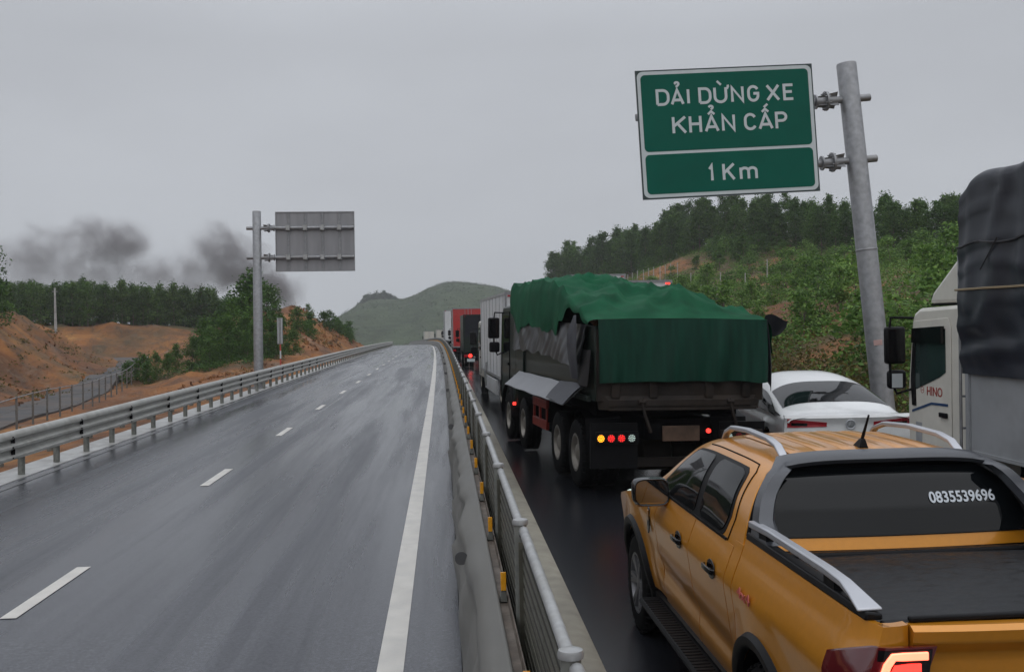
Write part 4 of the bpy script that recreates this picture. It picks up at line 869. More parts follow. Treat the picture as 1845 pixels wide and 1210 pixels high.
# bed body
mb = MB()
for sg in (-1, 1):
    mb.hexa([(sg * (BW - .07), 0, 1.42), (sg * BW, 0, 1.42), (sg * (BW - .07), BL, 1.42), (sg * BW, BL, 1.42), (sg * (BW - .07), .02, 2.5), (sg * BW, .02, 2.5), (sg * (BW - .07), BL, 2.62), (sg * BW, BL, 2.62)])
mb.build('bed_side', M['dump_green'], DT, bevel=.01)
mb = MB(); mb.box(-BW, BW, BL + .002, BL + .08, 1.42, 3.36); mb.box(-BW, BW, BL + .082, BL + .5, 3.30, 3.36); mb.build('headboard', M['dump_green'], DT, bevel=.01)
mb = MB(); mb.box(-BW - .07, -BW - .003, .2, BL, 1.40, 1.48); mb.box(BW + .003, BW + .07, .2, BL, 1.40, 1.48); mb.box(-BW - .045, -BW - .003, 5.6, 5.72, 1.49, 2.4); mb.build('bed_rib', M['dump_green'], DT, bevel=.008)
# load inside
MB().grid([[Vector((x * .97, y, Tz(x, y) - .32)) for x in np.linspace(-1.2, 1.2, 10)] for y in np.linspace(.1, 6.6, 16)]).build('load', M['earth'], DT)
# tailgate
mb = MB(); mb.box(-BW + .02, BW - .02, -.03, .04, 1.42, 2.45); mb.hexa([(-BW + .28, -.14, 1.30), (BW - .28, -.14, 1.30), (-BW + .06, .03, 1.30), (BW - .06, .03, 1.30), (-BW + .16, -.05, 1.46), (BW - .16, -.05, 1.46), (-BW + .02, .03, 1.60), (BW - .02, .03, 1.60)])
for x in (-.42, .42, .98, -.98): mb.box(x - .06, x + .06, -.075, -.032, 1.47, 2.35)
mb.box(-BW + .16, BW - .16, -.16, -.142, 1.36, 1.45); mb.box(-BW + .16, BW - .16, -.15, -.142, 1.295, 1.33)
tgd = mb.build('tailgate', M['steel_dirty'], DT, bevel=.012)
mb = MB()
for x in (-.62, .70): mb.bar([(x, -.17, 1.46), (x + .03, -.19, 1.25), (x + .13, -.16, .98)], .05, .03); mb.tube([(x - .05, -.17, 1.42), (x + .05, -.17, 1.42)], .035, 8)
mb.build('tailgate_latch', M['steel_dirty'], tgd)
# liner sheet hanging along the left side, splash sheet, flaps
P = []
for y in np.linspace(.35, 6.6, 110):
    zt = float(np.interp(y, [.35, 6.6], [2.52, 2.66])); zb = float(np.interp(y, [.35, .55, 1.6, 3.5, 6.6], [2.2, 1.86, 1.92, 2.02, 2.02])) + .05 * noise.noise(Vector((y * 2, 3, 3))); row = []
    for k in range(18):
        w = k / 17; f = .05 + .05 * w + .06 * noise.noise(Vector((y * 1.5 + w * 1.2, w * .8, 1))) + .03 * abs(noise.noise(Vector((y * 2.8 - w * 1.8, w * 1.0, 9))))
        row.append(Vector((-BW - f, y, zt + (zb - zt) * w)))
    P.append(row)
MB().grid(P).build('liner_sheet', M['liner'], DT, sharp=180)
P = []
for y in np.linspace(.3, 1.5, 20):
    row = []
    for k in range(14):
        w = k / 13; hw = .16 + .30 * math.sin(w * 2.7) - .06 * w; yy = .72 + (y - .9) * hw * 1.25
        row.append(Vector((-BW - .13 - .03 * noise.noise(Vector((yy * 3, w * 2, 5))) - .05 * math.sin(w * 3.1), yy, 2.66 - .95 * w)))
    P.append(row)
MB().grid(P).build('flap', M['flap'], DT, sharp=180)
P = [[Vector((-BW - .06 - .30 * w, y, 1.60 - .26 * w + .012 * noise.noise(Vector((y * 1.2, w, 2))))) for w in np.linspace(0, 1, 6)] for y in np.linspace(.5, 5.9, 40)]
MB().slab(P, (0, 0, -.012)).build('splash_sheet', M['alum_sheet'], DT, sharp=30)
P = [[Vector((-BW - .07 - .33 * w - .012 * math.sin(y * 6), .45 + 1.25 * y + .30 * (1 - w) * y - .1 * w, 1.63 - .265 * w + .014 * math.sin(y * 5 + w * 4))) for w in np.linspace(0, 1, 8)] for y in np.linspace(0, 1, 14)]
MB().slab(P, (.0, 0, -.006)).build('corner_flap', M['flap'], DT, sharp=180)
P = [[Vector((-BW - .05 - .05 * w - .03 * math.sin(y * 4), .05 + 1.0 * y * (1 - .3 * w), 2.15 - .52 * w)) for w in np.linspace(0, 1, 8)] for y in np.linspace(0, 1, 12)]
MB().slab(P, (.006, 0, 0)).build('hanging_liner', M['black'], DT, sharp=180)
P = [[Vector((BW + .02 + .34 * w * (1 - .2 * abs(v - .5)), -.04 + .25 * v - .08 * w, 2.66 - .06 * w - .42 * v * (1 - .55 * w) + .03 * math.sin(w * 5))) for v in np.linspace(0, 1, 8)] for w in np.linspace(0, 1, 10)]
MB().slab(P, (.0, .012, 0)).build('corner_flap', M['flap'], DT, sharp=180)
P = [[Vector((BW + .03 + .07 * math.sin(v * 2) + .02 * math.sin(w * 9), -.05 + .3 * w, 2.6 - (1.05 - .35 * w) * v)) for v in np.linspace(0, 1, 10)] for w in np.linspace(0, 1, 10)]
MB().slab(P, (.01, 0, 0)).build('hanging_liner', M['flap'], DT, sharp=180)
# chassis, axles, wheels
mb = MB()
for sg in (-1, 1): mb.box(sg * .45 - .05, sg * .45 + .05, .1, 9.0, .85, 1.16)
mb.box(-.5, .5, .1, .2, .85, 1.14); mb.box(-1.1, 1.1, .6, BL, 1.16, 1.4); mb.build('chassis', M['dark'], DT)
mb = MB()
for y in (1.35, 2.70): mb.lathe([(-1.0, .10), (-.3, .13), (-.22, .3), (.22, .3), (.3, .13), (1.0, .10)], (0, y, .53), 'x', 18)
for y in (6.1, 7.9): mb.tube([(-1, y, .5), (1, y, .5)], .08, 8)
mb.build('axle', M['steel_dirty'], DT)
for y in (1.35, 2.70):
    for sg in (-1, 1):
        wheel(DT, sg * 1.10, y, .53, .53, .28, sg, .56, 'steel_rim', 'truck'); wheel(DT, sg * .78, y, .53, .53, .28, sg, .56, 'steel_rim', 'truck')
for y in (6.1, 7.9):
    for sg in (-1, 1): wheel(DT, sg * 1.07, y, .53, .53, .30, sg, .56, 'steel_rim', 'truck')
for sg in (-1, 1):
    mb = MB()
    for yc in (1.35, 2.7): pass
    pr = [(.52, .70), (.62, 1.12), (1.0, 1.22), (3.0, 1.22), (3.35, 1.05), (3.40, .8)]
    mb.grid([[(sg * .70, a, b) for a, b in pr], [(sg * 1.26, a, b) for a, b in pr]]); mb.build('mudguard', M['black'], DT, sharp=40)
    x0, x1 = (-1.26, -.62) if sg < 0 else (.62, 1.26)
    MB().box(x0 - (.06 if sg < 0 else 0), x1 + (.06 if sg > 0 else 0), .05, .10, .45, 1.10).build('mud_flap', M['black'], DT)
    lb = MB(); lb.box(x0, x1, -.02, .045, .80, .985); lb = lb.build('lamp_bar', M['steel_dirty'] if sg > 0 else M['black'], DT, bevel=.008)
    for k, m_ in enumerate(('lamp_amber', 'lamp_redlit', 'lamp_redlit', 'lamp_clear')):
        if sg > 0 and k < 3: m_ = 'lamp_red'
        x = (-1.19 + k * .152) * (1 if sg < 0 else -1); d = MB(); d.lathe([(-.04, 0), (-.04, .05), (-.034, .062), (-.0215, .062)], (x, 0, .892), 'y', 22); lo_ = d.build('round_lamp', M['black'], lb, sharp=50)
        dd = MB(); rr2 = [(0, 0)] + [(.024, a) for a in range(0, 360, 60)] + [(.044, a) for a in range(0, 360, 36)]
        for q, a in rr2: dd.lathe([(-.046, 0), (-.046, .0085), (-.0405, .0095)], (x + q * math.cos(R_(a)), 0, .892 + q * math.sin(R_(a))), 'y', 8)
        dd.build('led_cluster', M[m_], lo_)
mb = MB(); mb.box(-.28, .28, -.05, -.03, .84, 1.06); mb.build('number_plate', mat('dirty_plate', (.085, .05, .032), .5, var=.4, vscale=7), DT, bevel=.004)
MB().lathe([(-.06, 0), (-.06, .03), (-.02, .035)], (.42, 0, .98), 'y', 12).build('red_lamp', M['lamp_lit'], DT)
MB().box(-1.15, 1.15, .3, .4, .42, .56).build('underrun_bar', M['steel_dirty'], DT, bevel=.01)
for sg in (-1, 1):
    mb = MB(); x0, x1 = (-1.22, -1.16) if sg < 0 else (1.16, 1.22)
    for z in (.62, 1.0): mb.box(x0, x1, 3.75, 5.05, z, z + .16)
    for y in (3.75, 4.4, 4.97): mb.box(x0 + .01, x1 - .01, y, y + .08, .63, 1.15)
    mb.build('side_guard', M['guard_red'], DT, bevel=.01)
MB().box(-1.1, -.55, 3.7, 5.1, .55, 1.1).build('fuel_tank', M['dark'], DT, bevel=.05)
# cab
def cab(parent, w, y0, y1, z0, z1, paint, belt, slope=.12, name='cab'):
    hw = w / 2; h = z1 - z0
    prof = [(y0, z0), (y1 - .02, z0), (y1, z0 + .25), (y1, belt), (y1 - slope, z1 - .12), (y1 - slope - .12, z1 - .02), (y1 - slope - .35, z1), (y0 + .1, z1), (y0, z1 - .1)]
    c = MB().prism(prof, -hw, hw, 'x').build(name, paint, parent, bevel=.05, sharp=40)
    for sg in (-1, 1):
        X0, X1 = (-hw - .014, -hw - .002) if sg < 0 else (hw + .002, hw + .014)
        ya, yb = y0 + (y1 - y0) * .42, y1 - .14
        d = MB().prism([(ya, belt + .0), (yb - .05, belt - .10), (yb + .02, belt), (yb - slope * .8, z1 - .22), (ya, z1 - .22)], X0, X1, 'x').build('side_window', M['glass'], c, sharp=0)
        g = MB()
        dl = [(ya - .06, z0 + .12), (ya - .06, z1 - .14), (yb - slope * .8 + .04, z1 - .14), (yb + .06, belt), (yb + .06, z0 + .12), (ya - .06, z0 + .12)]
        xx = (X0 + X1) / 2 + sg * .002
        g.tube([(xx, a, b) for a, b in dl], .009, 4); g.build('door_gap', M['dark'], c)
        MB().box(min(X0, X1 + sg * .03), max(X0 + sg * .03, X1), ya + .04, ya + .2, belt - .32, belt - .27).build('door_handle', M['black'], c)
    MB().add([(-hw + .12, y1 + .004, belt + .02), (hw - .12, y1 + .004, belt + .02), (hw - .16, y1 - slope * .93 + .008, z1 - .18), (-hw + .16, y1 - slope * .93 + .008, z1 - .18)], [(0, 1, 2, 3)]).build('windscreen', M['glass'], c, sharp=0)
    return c
ck = cab(DT, 2.38, 6.98 + .15, 9.15, .75, 2.95, M['dump_green'], 1.95)
MB().box(-1.0, 1.0, 7.2, 7.24, 1.0, 2.9)
def mirror_set(parent, hw, y, z, paint, big=1.0, m2=True, sgs=(-1, 1), mo_=.2):
    for sg in sgs:
        a = MB(); a.tube([(sg * hw, y - .25, z + .35), (sg * (hw + .18), y, z + .36), (sg * (hw + .20), y, z + .2)], .018, 6); a.tube([(sg * hw, y - .2, z - .55), (sg * (hw + .12), y - .02, z - .62), (sg * (hw + .19), y, z - .45), (sg * (hw + .2), y, z - .2)], .018, 6)
        ar = a.build('mirror_arm', M['black'], parent)
        MB().box(sg * (hw + mo_) - .13 * big, sg * (hw + mo_) + .13 * big, y - .03, y + .09, z - .24 * big, z + .24 * big).build('mirror', M['black'], ar, bevel=.035)
        MB().box(sg * (hw + mo_) - .105 * big, sg * (hw + mo_) + .105 * big, y - .036, y - .031, z - .21 * big, z + .21 * big).build('mirror_glass', M['gloss'], ar)
        if m2: MB().box(sg * (hw + mo_ - .02) - .12 * big, sg * (hw + mo_ - .02) + .12 * big, y - .02, y + .09, z - .56 * big, z - .32 * big).build('wide_mirror', M['black'], ar, bevel=.04)
mirror_set(DT, 1.19, 9.0, 2.45, None)
mb = MB(); mb.tube([(-1.0, 7.0, 1.3), (-1.0, 7.0, 2.95)], .07, 10); mb.box(-1.15, -.85, 6.94, 7.08, 2.3, 2.6); mb.build('air_intake', M['black'], DT)
MB().lathe([(2.95, .09), (3.0, .09), (3.12, .06), (3.14, 0)], (-.85, 7.6, 0), 'z', 14).build('roof_beacon', M['lamp_clear'], DT)
P = [[(sx, 7.9 + .68 * math.cos(R_(a)), .55 + .68 * math.sin(R_(a))) for a in range(0, 181, 12)] for sx in (-1.27, -.85)]
MB().slab(P, (0, 0, .02)).build('mudguard', M['black'], DT, sharp=60)
MB().box(-1.26, -1.2, 7.05, 7.11, .82, .88).build('marker_lamp', M['lamp_lit'], DT)
# ------------------------------------------------------------------ white coupe SUV
SV = onroad('white_car', 'white coupe style car beyond the orange pickup, rear window facing us', 'car', 5.92, 14.35, -.1, dz=.06)
SPc = [(0, .93, .62, 1.07), (.12, .96, .95, 1.09), (.45, .97, .86, 1.13), (1.1, .985, .80, 1.36), (1.8, .99, .74, 1.53), (2.5, .985, .70, 1.60), (3.1, .975, .68, 1.57), (3.6, .96, .72, 1.36), (4.1, .95, .80, 1.08), (4.6, .90, .80, .92), (4.85, .80, .7, .75)]
def svc(y):
    ys_ = [p[0] for p in SPc]; return [float(np.interp(y, ys_, [p[k] for p in SPc])) for k in (1, 2, 3)]
yy = cr_interp([(p[0], p[3], 0) for p in SPc], 6)
def topz(y): return float(np.interp(y, yy[:, 0], yy[:, 1]))
BELT = .98
def gh(y, th_):     # greenhouse surface, angle 0..pi from right to left
    bw = svc(y)[0] - .05; t = topz(y); tw = float(np.interp(y, [0, .45, 1.1, 2.5, 3.2, 4.1, 4.8], [1, .95, .93, .9, .9, .95, 1]))
    c, s_ = math.cos(th_), math.sin(th_); x = bw * math.copysign(abs(c) ** .62, c) * (1 - (1 - tw) * s_); z = BELT + max(.02, t - BELT) * s_ ** .72
    return Vector((x, y, z))
def ghn(y, th_, ex):
    p = gh(y, th_); a = gh(y + .02, th_) - gh(y - .02, th_); b = gh(y, th_ + .02) - gh(y, th_ - .02); n_ = a.cross(b).normalized()
    if n_.z < 0: n_ = -n_
    return p + n_ * ex
YY_ = np.linspace(.02, 4.8, 70)
MB().grid([[gh(y, t) for t in np.linspace(0, math.pi, 48)] for y in YY_]).build('roof_shell', M['white_paint'], SV, sharp=60)
def lowx(y, z):
    b = svc(y)[0]; return b * float(np.interp(z, [.25, .4, .7, .9, .98], [.93, .98, 1.0, .985, .95])) + .02 * math.exp(-((math.hypot(y - 1.05, z - .4) - .48) / .1) ** 2) + .02 * math.exp(-((math.hypot(y - 3.95, z - .4) - .48) / .1) ** 2)
for sg in (-1, 1):
    def lf(u, v):
        y = .1 + 4.7 * u; zb = max(arch(1.05, .43, .28)(y), arch(3.95, .43, .28)(y)); z = zb + (BELT + .01 - zb) * v; return Vector((sg * lowx(y, z), y, z))
    patch(lf, 90, 14, (-sg * .03, 0, 0)).build('body_side', M['white_paint'], SV, sharp=50)
    for yc in (1.05, 3.95): wheel(SV, sg * .84, yc, .37, .37, .28, sg, .68)
    sw = patch(lambda u, v: ghn(.75 + 2.75 * u - .25 * v * (u < .5) + 0, R_(180 - (5 + 27 * v * math.sin(math.pi * min(1, max(.12, u)))) if sg < 0 else 5 + 27 * v * math.sin(math.pi * min(1, max(.12, u)))), .006), 24, 8).build('side_window', M['glass'], SV, sharp=60)
def tailp(u, v):  # rear face
    x = (u * 2 - 1); z = .35 + (1.085 - .35) * v; d = .10 * abs(x) ** 3 + float(np.interp(z, [.35, .55, .75, .95, 1.06, 1.085], [.10, .02, .0, .02, -.02, .01])); return Vector((x * .935, d, z))
MB().slab([[tailp(u, v) for v in np.linspace(0, 1, 20)] for u in np.linspace(0, 1, 40)], (0, .06, 0)).build('tailgate', M['white_paint'], SV, sharp=50)
rwv = patch(lambda u, v: ghn(.72 + .86 * v, R_(32 + 5 * v + (116 - 10 * v) * u), .006), 36, 14).build('rear_window', M['glass'], SV, sharp=60)
for sg in (-1, 1):
    def lp(u, v):
        x = (.34 + .56 * u); w = .045 + .05 * u; z = .95 + .02 * u + w * (v - .5) * 1.4; q = tailp((sg * x / .935 + 1) / 2, (z - .35) / .735); return Vector((q.x, q.y - .008, q.z))
    lmp = patch(lp, 20, 6, (0, .01, 0)).build('tail_lamp', M['lamp_red'], SV, sharp=60)
    MB().bar([lp(u, .45) + Vector((0, -.004, 0)) for u in (.5, .7, .9)], .05, .006, upv=(0, 1, 0)).build('lamp_bezel', M['gloss'], lmp)
em = MB(); em.lathe([(-.004, .058), (-.012, .060), (-.016, .066), (-.012, .072), (-.004, .072)], (0, -.0, .95), 'y', 30)
for a in (90, 210, 330): em.bar([(0, -.008, .95), (.06 * math.cos(R_(a)), -.008, .95 + .06 * math.sin(R_(a)))], [.014, .004], .008, upv=(0, 1, 0))
em.build('emblem', M['silver'], SV, sharp=40)
MB().box(-.93, .93, .02, .35, .26, .42).build('rear_bumper', M['black'], SV, bevel=.04); MB().box(-.85, .85, .1, 4.7, .22, .95).build('underbody', M['dark'], SV)
MB().box(-.26, .26, -.012, -.001, .60, .72).build('number_plate', M['sign_white'], SV)
for sg in (-1, 1): MB().box(min(sg * .98, sg * 1.15), max(sg * .98, sg * 1.15), 3.05, 3.17, 1.0, 1.14).build('mirror', M['white_paint'], SV, bevel=.03)
MB().tube([gh(2.0, R_(62)), gh(2.6, R_(60)), gh(3.1, R_(60))], .004, 4).build('roof_seam', M['dark'], SV)
# ------------------------------------------------------------------ white lorry with dark tarpaulin, right edge
M['tarp_dark'] = mat('dark_blue_grey_tarpaulin', (.018, .021, .03), .4, spec=.35, var=.2, vscale=2, dirt=(.05, .055, .07), dscale=.9, damt=.45, bump=.004, bscale=9)
HT = onroad('tarpaulin_lorry', 'white cab lorry with tall load body wrapped in dark tarpaulin at the right edge', 'lorry', 6.98, 3.2, .0)
H0, H1 = 0.0, 7.81; HW = 1.13
P = []
zs = list(np.linspace(1.92, 4.09, 34)); 
def tp(y, z, sg):
    b = .03 * math.sin(math.pi * (z - 1.9) / 2.2) + .05 * noise.noise(Vector((y * .9, z * .5, sg * 2))) + .03 * noise.noise(Vector((y * 2.2 + z * 1.1, z * .9, 3))) + .02 * (1 - abs(noise.noise(Vector((y * 1.7 - z * 1.3, z * 1.2 + y * .5, 6)))) * 2.2)
    for yr in np.arange(H0 + .2, H1, 1.05): b += .022 * math.exp(-((y - yr) / .10) ** 2) * (z > 2.6)
    b += .03 * max(0, 1 - abs(noise.noise(Vector((y * 1.2 + z * .5, z * .35, 31)))) * 5) * (z > 2.4) + .02 * max(0, 1 - abs(noise.noise(Vector((y * .8 - z * 1.6, z * 1.4 + y * .6, 37)))) * 5)
    b += .03 * math.sin((z - 2.3) * 15 + y * 2.2) * math.exp(-((z - 2.18) / .17) ** 2)
    return b
YB = np.linspace(H0, H1, 130)
for y in YB:
    row = []
    for z in zs: row.append(Vector((-HW - .02 - tp(y, z, -1), y, z)))
    for a in np.linspace(0, 90, 7)[1:]:
        row.append(Vector((-HW - .02 - tp(y, 4.05, -1) + .09 * (1 - math.cos(R_(a))), y, 4.09 + .12 * math.sin(R_(a)) + .02 * math.cos(y * 6))))
    for x in np.linspace(-HW + .1, HW - .1, 12): row.append(Vector((x, y, 4.21 + .05 * (1 - (x / HW) ** 2) + .025 * math.cos(y * 6) + .02 * noise.noise(Vector((x * 2, y, 3))))))
    for a in np.linspace(90, 0, 7)[:-1]: row.append(Vector((HW + .02 + tp(y, 4.05, 1) - .09 * (1 - math.cos(R_(a))), y, 4.09 + .12 * math.sin(R_(a)) + .02 * math.cos(y * 6))))
    for z in zs[::-1]: row.append(Vector((HW + .02 + tp(y, z, 1), y, z)))
    for q in row: q.z -= max(0, (q.z - 1.95) / 2.2) * (.10 * (y / 7.75) ** 2 + .10 * max(0, (y - 7.3) / .45) ** 2)
    P.append(row)
mb = MB().grid(P)
for fy in (0, -1):
    c_ = [q + Vector((0, 0, 0)) for q in P[fy]]; mb.add(c_, [tuple(range(len(c_)))])
tarp = mb.build('tarpaulin', M['tarp_dark'], HT, sharp=60)
M['rope'] = mat('rope', (.035, .035, .04), .7); M['strap'] = mat('tan_strap', (.26, .2, .12), .6)
def side_line(y0, y1, z, sag, r, m, nm, rise=0):
    MB().tube([(-HW - .035 - tp(y, z, -1), y, z + rise * (y - y0) / (y1 - y0) - sag * math.sin(math.pi * ((y - y0) % 1.05) / 1.05)) for y in np.linspace(y0, y1, 60)], r, 5).build(nm, m, tarp)
side_line(H0, H1, 3.38, .05, .012, M['rope'], 'rope'); side_line(H0, H1, 2.86, .0, .014, M['strap'], 'strap')
for y in np.arange(.6, H1 - .3, 1.05):
    MB().tube([(-HW - .045 - tp(y, 3.4, -1), y, 3.38), (-HW - .04 - tp(y, 3.2, -1), y + .3, 3.06)], .009, 4).tube([(-HW - .045, y + .6, 3.38), (-HW - .045, y + .3, 3.06)], .009, 4).build('lashing', M['rope'], tarp)
# lower metal sides
M['lorry_panel'] = mat('grey_metal_side', (.34, .355, .37), .4, .25, var=.06, vscale=1.2, dirt=(.17, .17, .17), dscale=1.3, damt=.5)
mb = MB(); mb.box(-HW, HW, H0, H1 - .12, 1.02, 1.93); mb.build('load_body', M['lorry_panel'], HT, bevel=.01)
mb = MB()
for y in np.arange(.2, H1 - .1, 1.87): mb.box(-HW - .028, -HW - .002, y, y + .06, 1.05, 1.92); mb.box(HW + .002, HW + .028, y, y + .06, 1.05, 1.92)
mb.box(-HW - .02, -HW - .003, .3, H1 - .2, 1.03, 1.07); mb.build('side_rib', M['lorry_panel'], HT)
MB().box(-HW - .012, HW + .012, H1 - .118, H1 - .03, 1.0, 2.12).build('front_board', mat('blue_paint', (.015, .05, .13), .4), HT, bevel=.008)
mb = MB(); [mb.box(s * .42 - .05, s * .42 + .05, .1, 9.2, .72, 1.0) for s in (-1, 1)]; mb.build('chassis', M['dark'], HT)
for y in (1.6,):
    for sg in (-1, 1): wheel(HT, sg * .98, y, .48, .48, .26, sg, .56, 'steel_rim', 'truck'); wheel(HT, sg * .68, y, .48, .48, .26, sg, .56, 'steel_rim', 'truck')
for sg in (-1, 1): wheel(HT, sg * .95, 8.75, .48, .48, .26, sg, .56, 'steel_rim', 'truck')
CY0, CY1, CH = 7.83, 9.35, 1.06
prof = [(CY0, .72), (CY1 - .55, .72), (CY1 - .5, .55), (CY1 - .02, .55), (CY1, .7), (CY1 + .01, 1.62), (CY1 - .14, 2.52), (CY1 - .2, 2.61), (CY1 - .34, 2.67), (CY0 + .08, 2.70), (CY0, 2.63)]
cb = MB().prism(prof, -CH, CH, 'x').build('cab', M['truck_white'], HT, bevel=.045, sharp=40)
for sg in (-1, 1):
    X = lambda a: (min(sg * (CH + .002), sg * (CH + a)), max(sg * (CH + .002), sg * (CH + a)))
    x0, x1 = X(.012)
    dr = MB().prism([(8.22, .95), (9.20, .95), (9.27, 1.4), (9.22, 1.82), (9.13, 2.51), (8.28, 2.55), (8.22, 2.45)], x0, x1, 'x').build('door', M['truck_white'], cb, bevel=.008)
    x2 = sg * (CH + .0125); x3 = sg * (CH + .018)
    MB().prism([(8.34, 1.90), (8.50, 1.83), (9.08, 1.66), (9.20, 1.66), (9.17, 1.85), (9.10, 2.37), (8.34, 2.42)], min(x2, x3), max(x2, x3), 'x').build('window', M['glass_green'], dr, sharp=0)
    x4 = sg * (CH + .024)
    fr_ = MB(); fr_.prism([(9.09, 1.45), (9.19, 1.45), (9.22, 1.75), (9.13, 2.41), (9.07, 2.41), (9.10, 1.75)], min(x2, x4), max(x2, x4), 'x'); fr_.build('window_pillar', M['black'], dr, sharp=0)
    MB().prism([(8.36, 2.24), (9.12, 2.24), (9.10, 2.42), (8.36, 2.45)], min(x3, sg * (CH + .06)), max(x3, sg * (CH + .06)), 'x').build('sun_visor', M['gloss'], dr, sharp=0)
    MB().prism([(8.3, 1.50), (8.7, 1.49), (9.20, 1.36), (9.20, 1.39), (8.7, 1.52), (8.3, 1.53)], min(x2, x3), max(x2, x3), 'x').build('stripe', bpy.data.materials['blue_paint'], dr, sharp=0)
    MB().box(min(x2, x2 + sg * .03), max(x2, x2 + sg * .03), 8.30, 8.48, 1.36, 1.42).build('door_handle', M['black'], dr, bevel=.01)
    ws_ = MB().prism([(8.95, .98), (9.1, .98), (9.1, 1.25), (8.95, 1.25)], min(x2, x3), max(x2, x3), 'x').build('grey_decal', mat('grey_decal', (.3, .31, .32), .5), dr, sharp=0)
text('lettering', 'HINO', mat('maker_lettering', (.28, .035, .025), .4), HT, .38, .11, (-CH - .0135, 8.62, 1.60), (R_(90), 0, R_(-90)), bold=.012)
em = MB(); em.lathe([(-.014, .035), (-.014, .042), (-.012, .042), (-.012, .035)], (-CH, 8.93, 1.66), 'x', 20, closed=True); em.box(-CH - .014, -CH - .012, 8.895, 8.965, 1.656, 1.664); em.build('emblem', bpy.data.materials['maker_lettering'], HT)
text('lettering', 'FC', M['sign_white'], HT, .12, .06, (-CH - .062, 8.62, 2.13), (R_(90), 0, R_(-90)), bold=.02) if False else None
MB().prism([(CY0 + .03, 2.72), (CY1 - .42, 2.72), (CY1 - .52, 2.86), (CY0 + .14, 3.40), (CY0 + .03, 3.46)], -.98, .98, 'x').build('roof_fairing', M['truck_white'], HT, bevel=.05)
MB().box(-.95, .95, CY0 + .1, CY1 - .42, 2.70, 2.718).build('fairing_seam', M['dark'], HT)
mirror_set(HT, CH, 9.42, 2.2, None, 1.0, mo_=.12)
MB().prism([(9.36, 1.66), (9.36, 1.84), (9.365, 1.66)], -CH - .2, -CH - .06, 'x').build('mirror_sticker', M['sign_white'], HT)
mb = MB(); L0 = [(-HW - .02, 7.86, 1.0), (-HW - .02, 7.86, 3.3), (-HW + .04, 7.86, 3.42)]; L1 = [(-HW + .16, 7.82, 1.0), (-HW + .16, 7.82, 3.3)]
mb.tube(L0, .017, 6); 
for z in np.arange(1.3, 3.3, .36): mb.tube([(-HW - .02, 7.82, z), (-HW + .16, 7.82, z)], .013, 5)
mb.tube(L1, .013, 5); mb.tube([(-HW - .02, 7.82, 3.3), (-HW - .05, 7.45, 3.3)], .013, 5); mb.build('ladder', M['galv'], HT)
for sg in (-1, 1): MB().box(min(sg * .6, sg * .98), max(sg * .6, sg * .98), CY1 - .02, CY1 + .03, .75, .95).build('headlight', M['lamp_clear'], cb, bevel=.01)
MB().add([(-CH + .1, CY1 + .016, 1.65), (CH - .1, CY1 + .016, 1.65), (CH - .14, CY1 - .115, 2.5), (-CH + .14, CY1 - .115, 2.5)], [(0, 1, 2, 3)]).build('windscreen', M['glass'], cb, sharp=0)
# ------------------------------------------------------------------ the queue ahead
def box_truck(name, label, lat, s, L, w, h, z0, body, paint, cabh=2.6, yaw=0, group=None, lit=False, detail=True, cat='truck', top=None, roll=0, frame='galv'):
    t = onroad(name, label, cat, lat, s, yaw, group, roll=roll); hw = w / 2
    bo = MB().box(-hw, hw, 0, L, z0, h).build('cargo_box', body, t, bevel=.03)
    fm = MB()
    for x in (-hw, hw):
        fm.box(x - .03, x + .03, -.02, -.001, z0, h)
    fm.box(-hw + .031, hw - .031, -.02, -.001, h - .08, h); fm.box(-hw + .031, hw - .031, -.02, -.001, z0, z0 + .1); fm.box(-.02, .02, -.015, -.001, z0 + .1, h - .08)
    for x in (-.25, .25): fm.tube([(x, -.04, z0 + .05), (x, -.04, h - .1)], .018, 6)
    fm.build('door_frame', M[frame], bo, sharp=0)
    if detail:
        rb = MB()
        for y in np.arange(.6, L - .2, 1.1): rb.box(-hw - .012, -hw - .001, y, y + .05, z0 + .06, h - .06); rb.box(hw + .001, hw + .012, y, y + .05, z0 + .06, h - .06)
        for z in (z0, h - .08): rb.box(-hw - .018, -hw - .0015, .02, L - .02, z, z + .08)
        rb.build('side_rib', M['galv_light'], bo, sharp=0)
    for x in (-hw + .12, hw - .12):
        MB().box(x - .07, x + .07, -.03, -.021, h - .14, h - .09).build('marker_lamp', M['lamp_lit'] if lit else M['lamp_red'], bo)
        MB().box(x - .12, x + .12, -.02, .06, z0 - .3, z0 - .14).build('tail_lamp', M['lamp_redlit'] if lit else M['lamp_red'], t, bevel=.01)
    MB().box(-.26, .26, -.02, -.005, z0 - .36, z0 - .2).build('number_plate', M['sign_white'], t)
    mb = MB(); [mb.box(q * .42 - .05, q * .42 + .05, .05, L + 1.6, z0 - .32, z0 - .02) for q in (-1, 1)]; mb.box(-hw + .1, hw - .1, .1, .2, .45, .6); mb.build('chassis', M['dark'], t)
    for y in ([1.3, 2.5] if L > 6.5 else [1.4]):
        for sg in (-1, 1): wheel(t, sg * (hw - .2), y, .48, .48, .26, sg, .56, 'steel_rim', 'truck'); wheel(t, sg * (hw - .5), y, .48, .48, .26, sg, .56, 'steel_rim', 'truck')
    for sg in (-1, 1): wheel(t, sg * (hw - .22), L + 1.35, .48, .48, .26, sg, .56, 'steel_rim', 'truck')
    c = cab(t, w - .12, L + .12, L + 2.0, .65, cabh, paint, 1.65)
    mirror_set(t, hw - .06, L + 2.0, 2.05, None)
    return t
WT_ = box_truck('box_lorry', 'white box lorry directly ahead of the dump truck, left side showing', 2.9, 27.6, 8.8, 2.36, 3.46, .95, M['box_white'], M['truck_white'], 2.7, .04)
mb = MB(); mb.box(-1.21, -1.15, 2.9, 6.9, .42, .86)
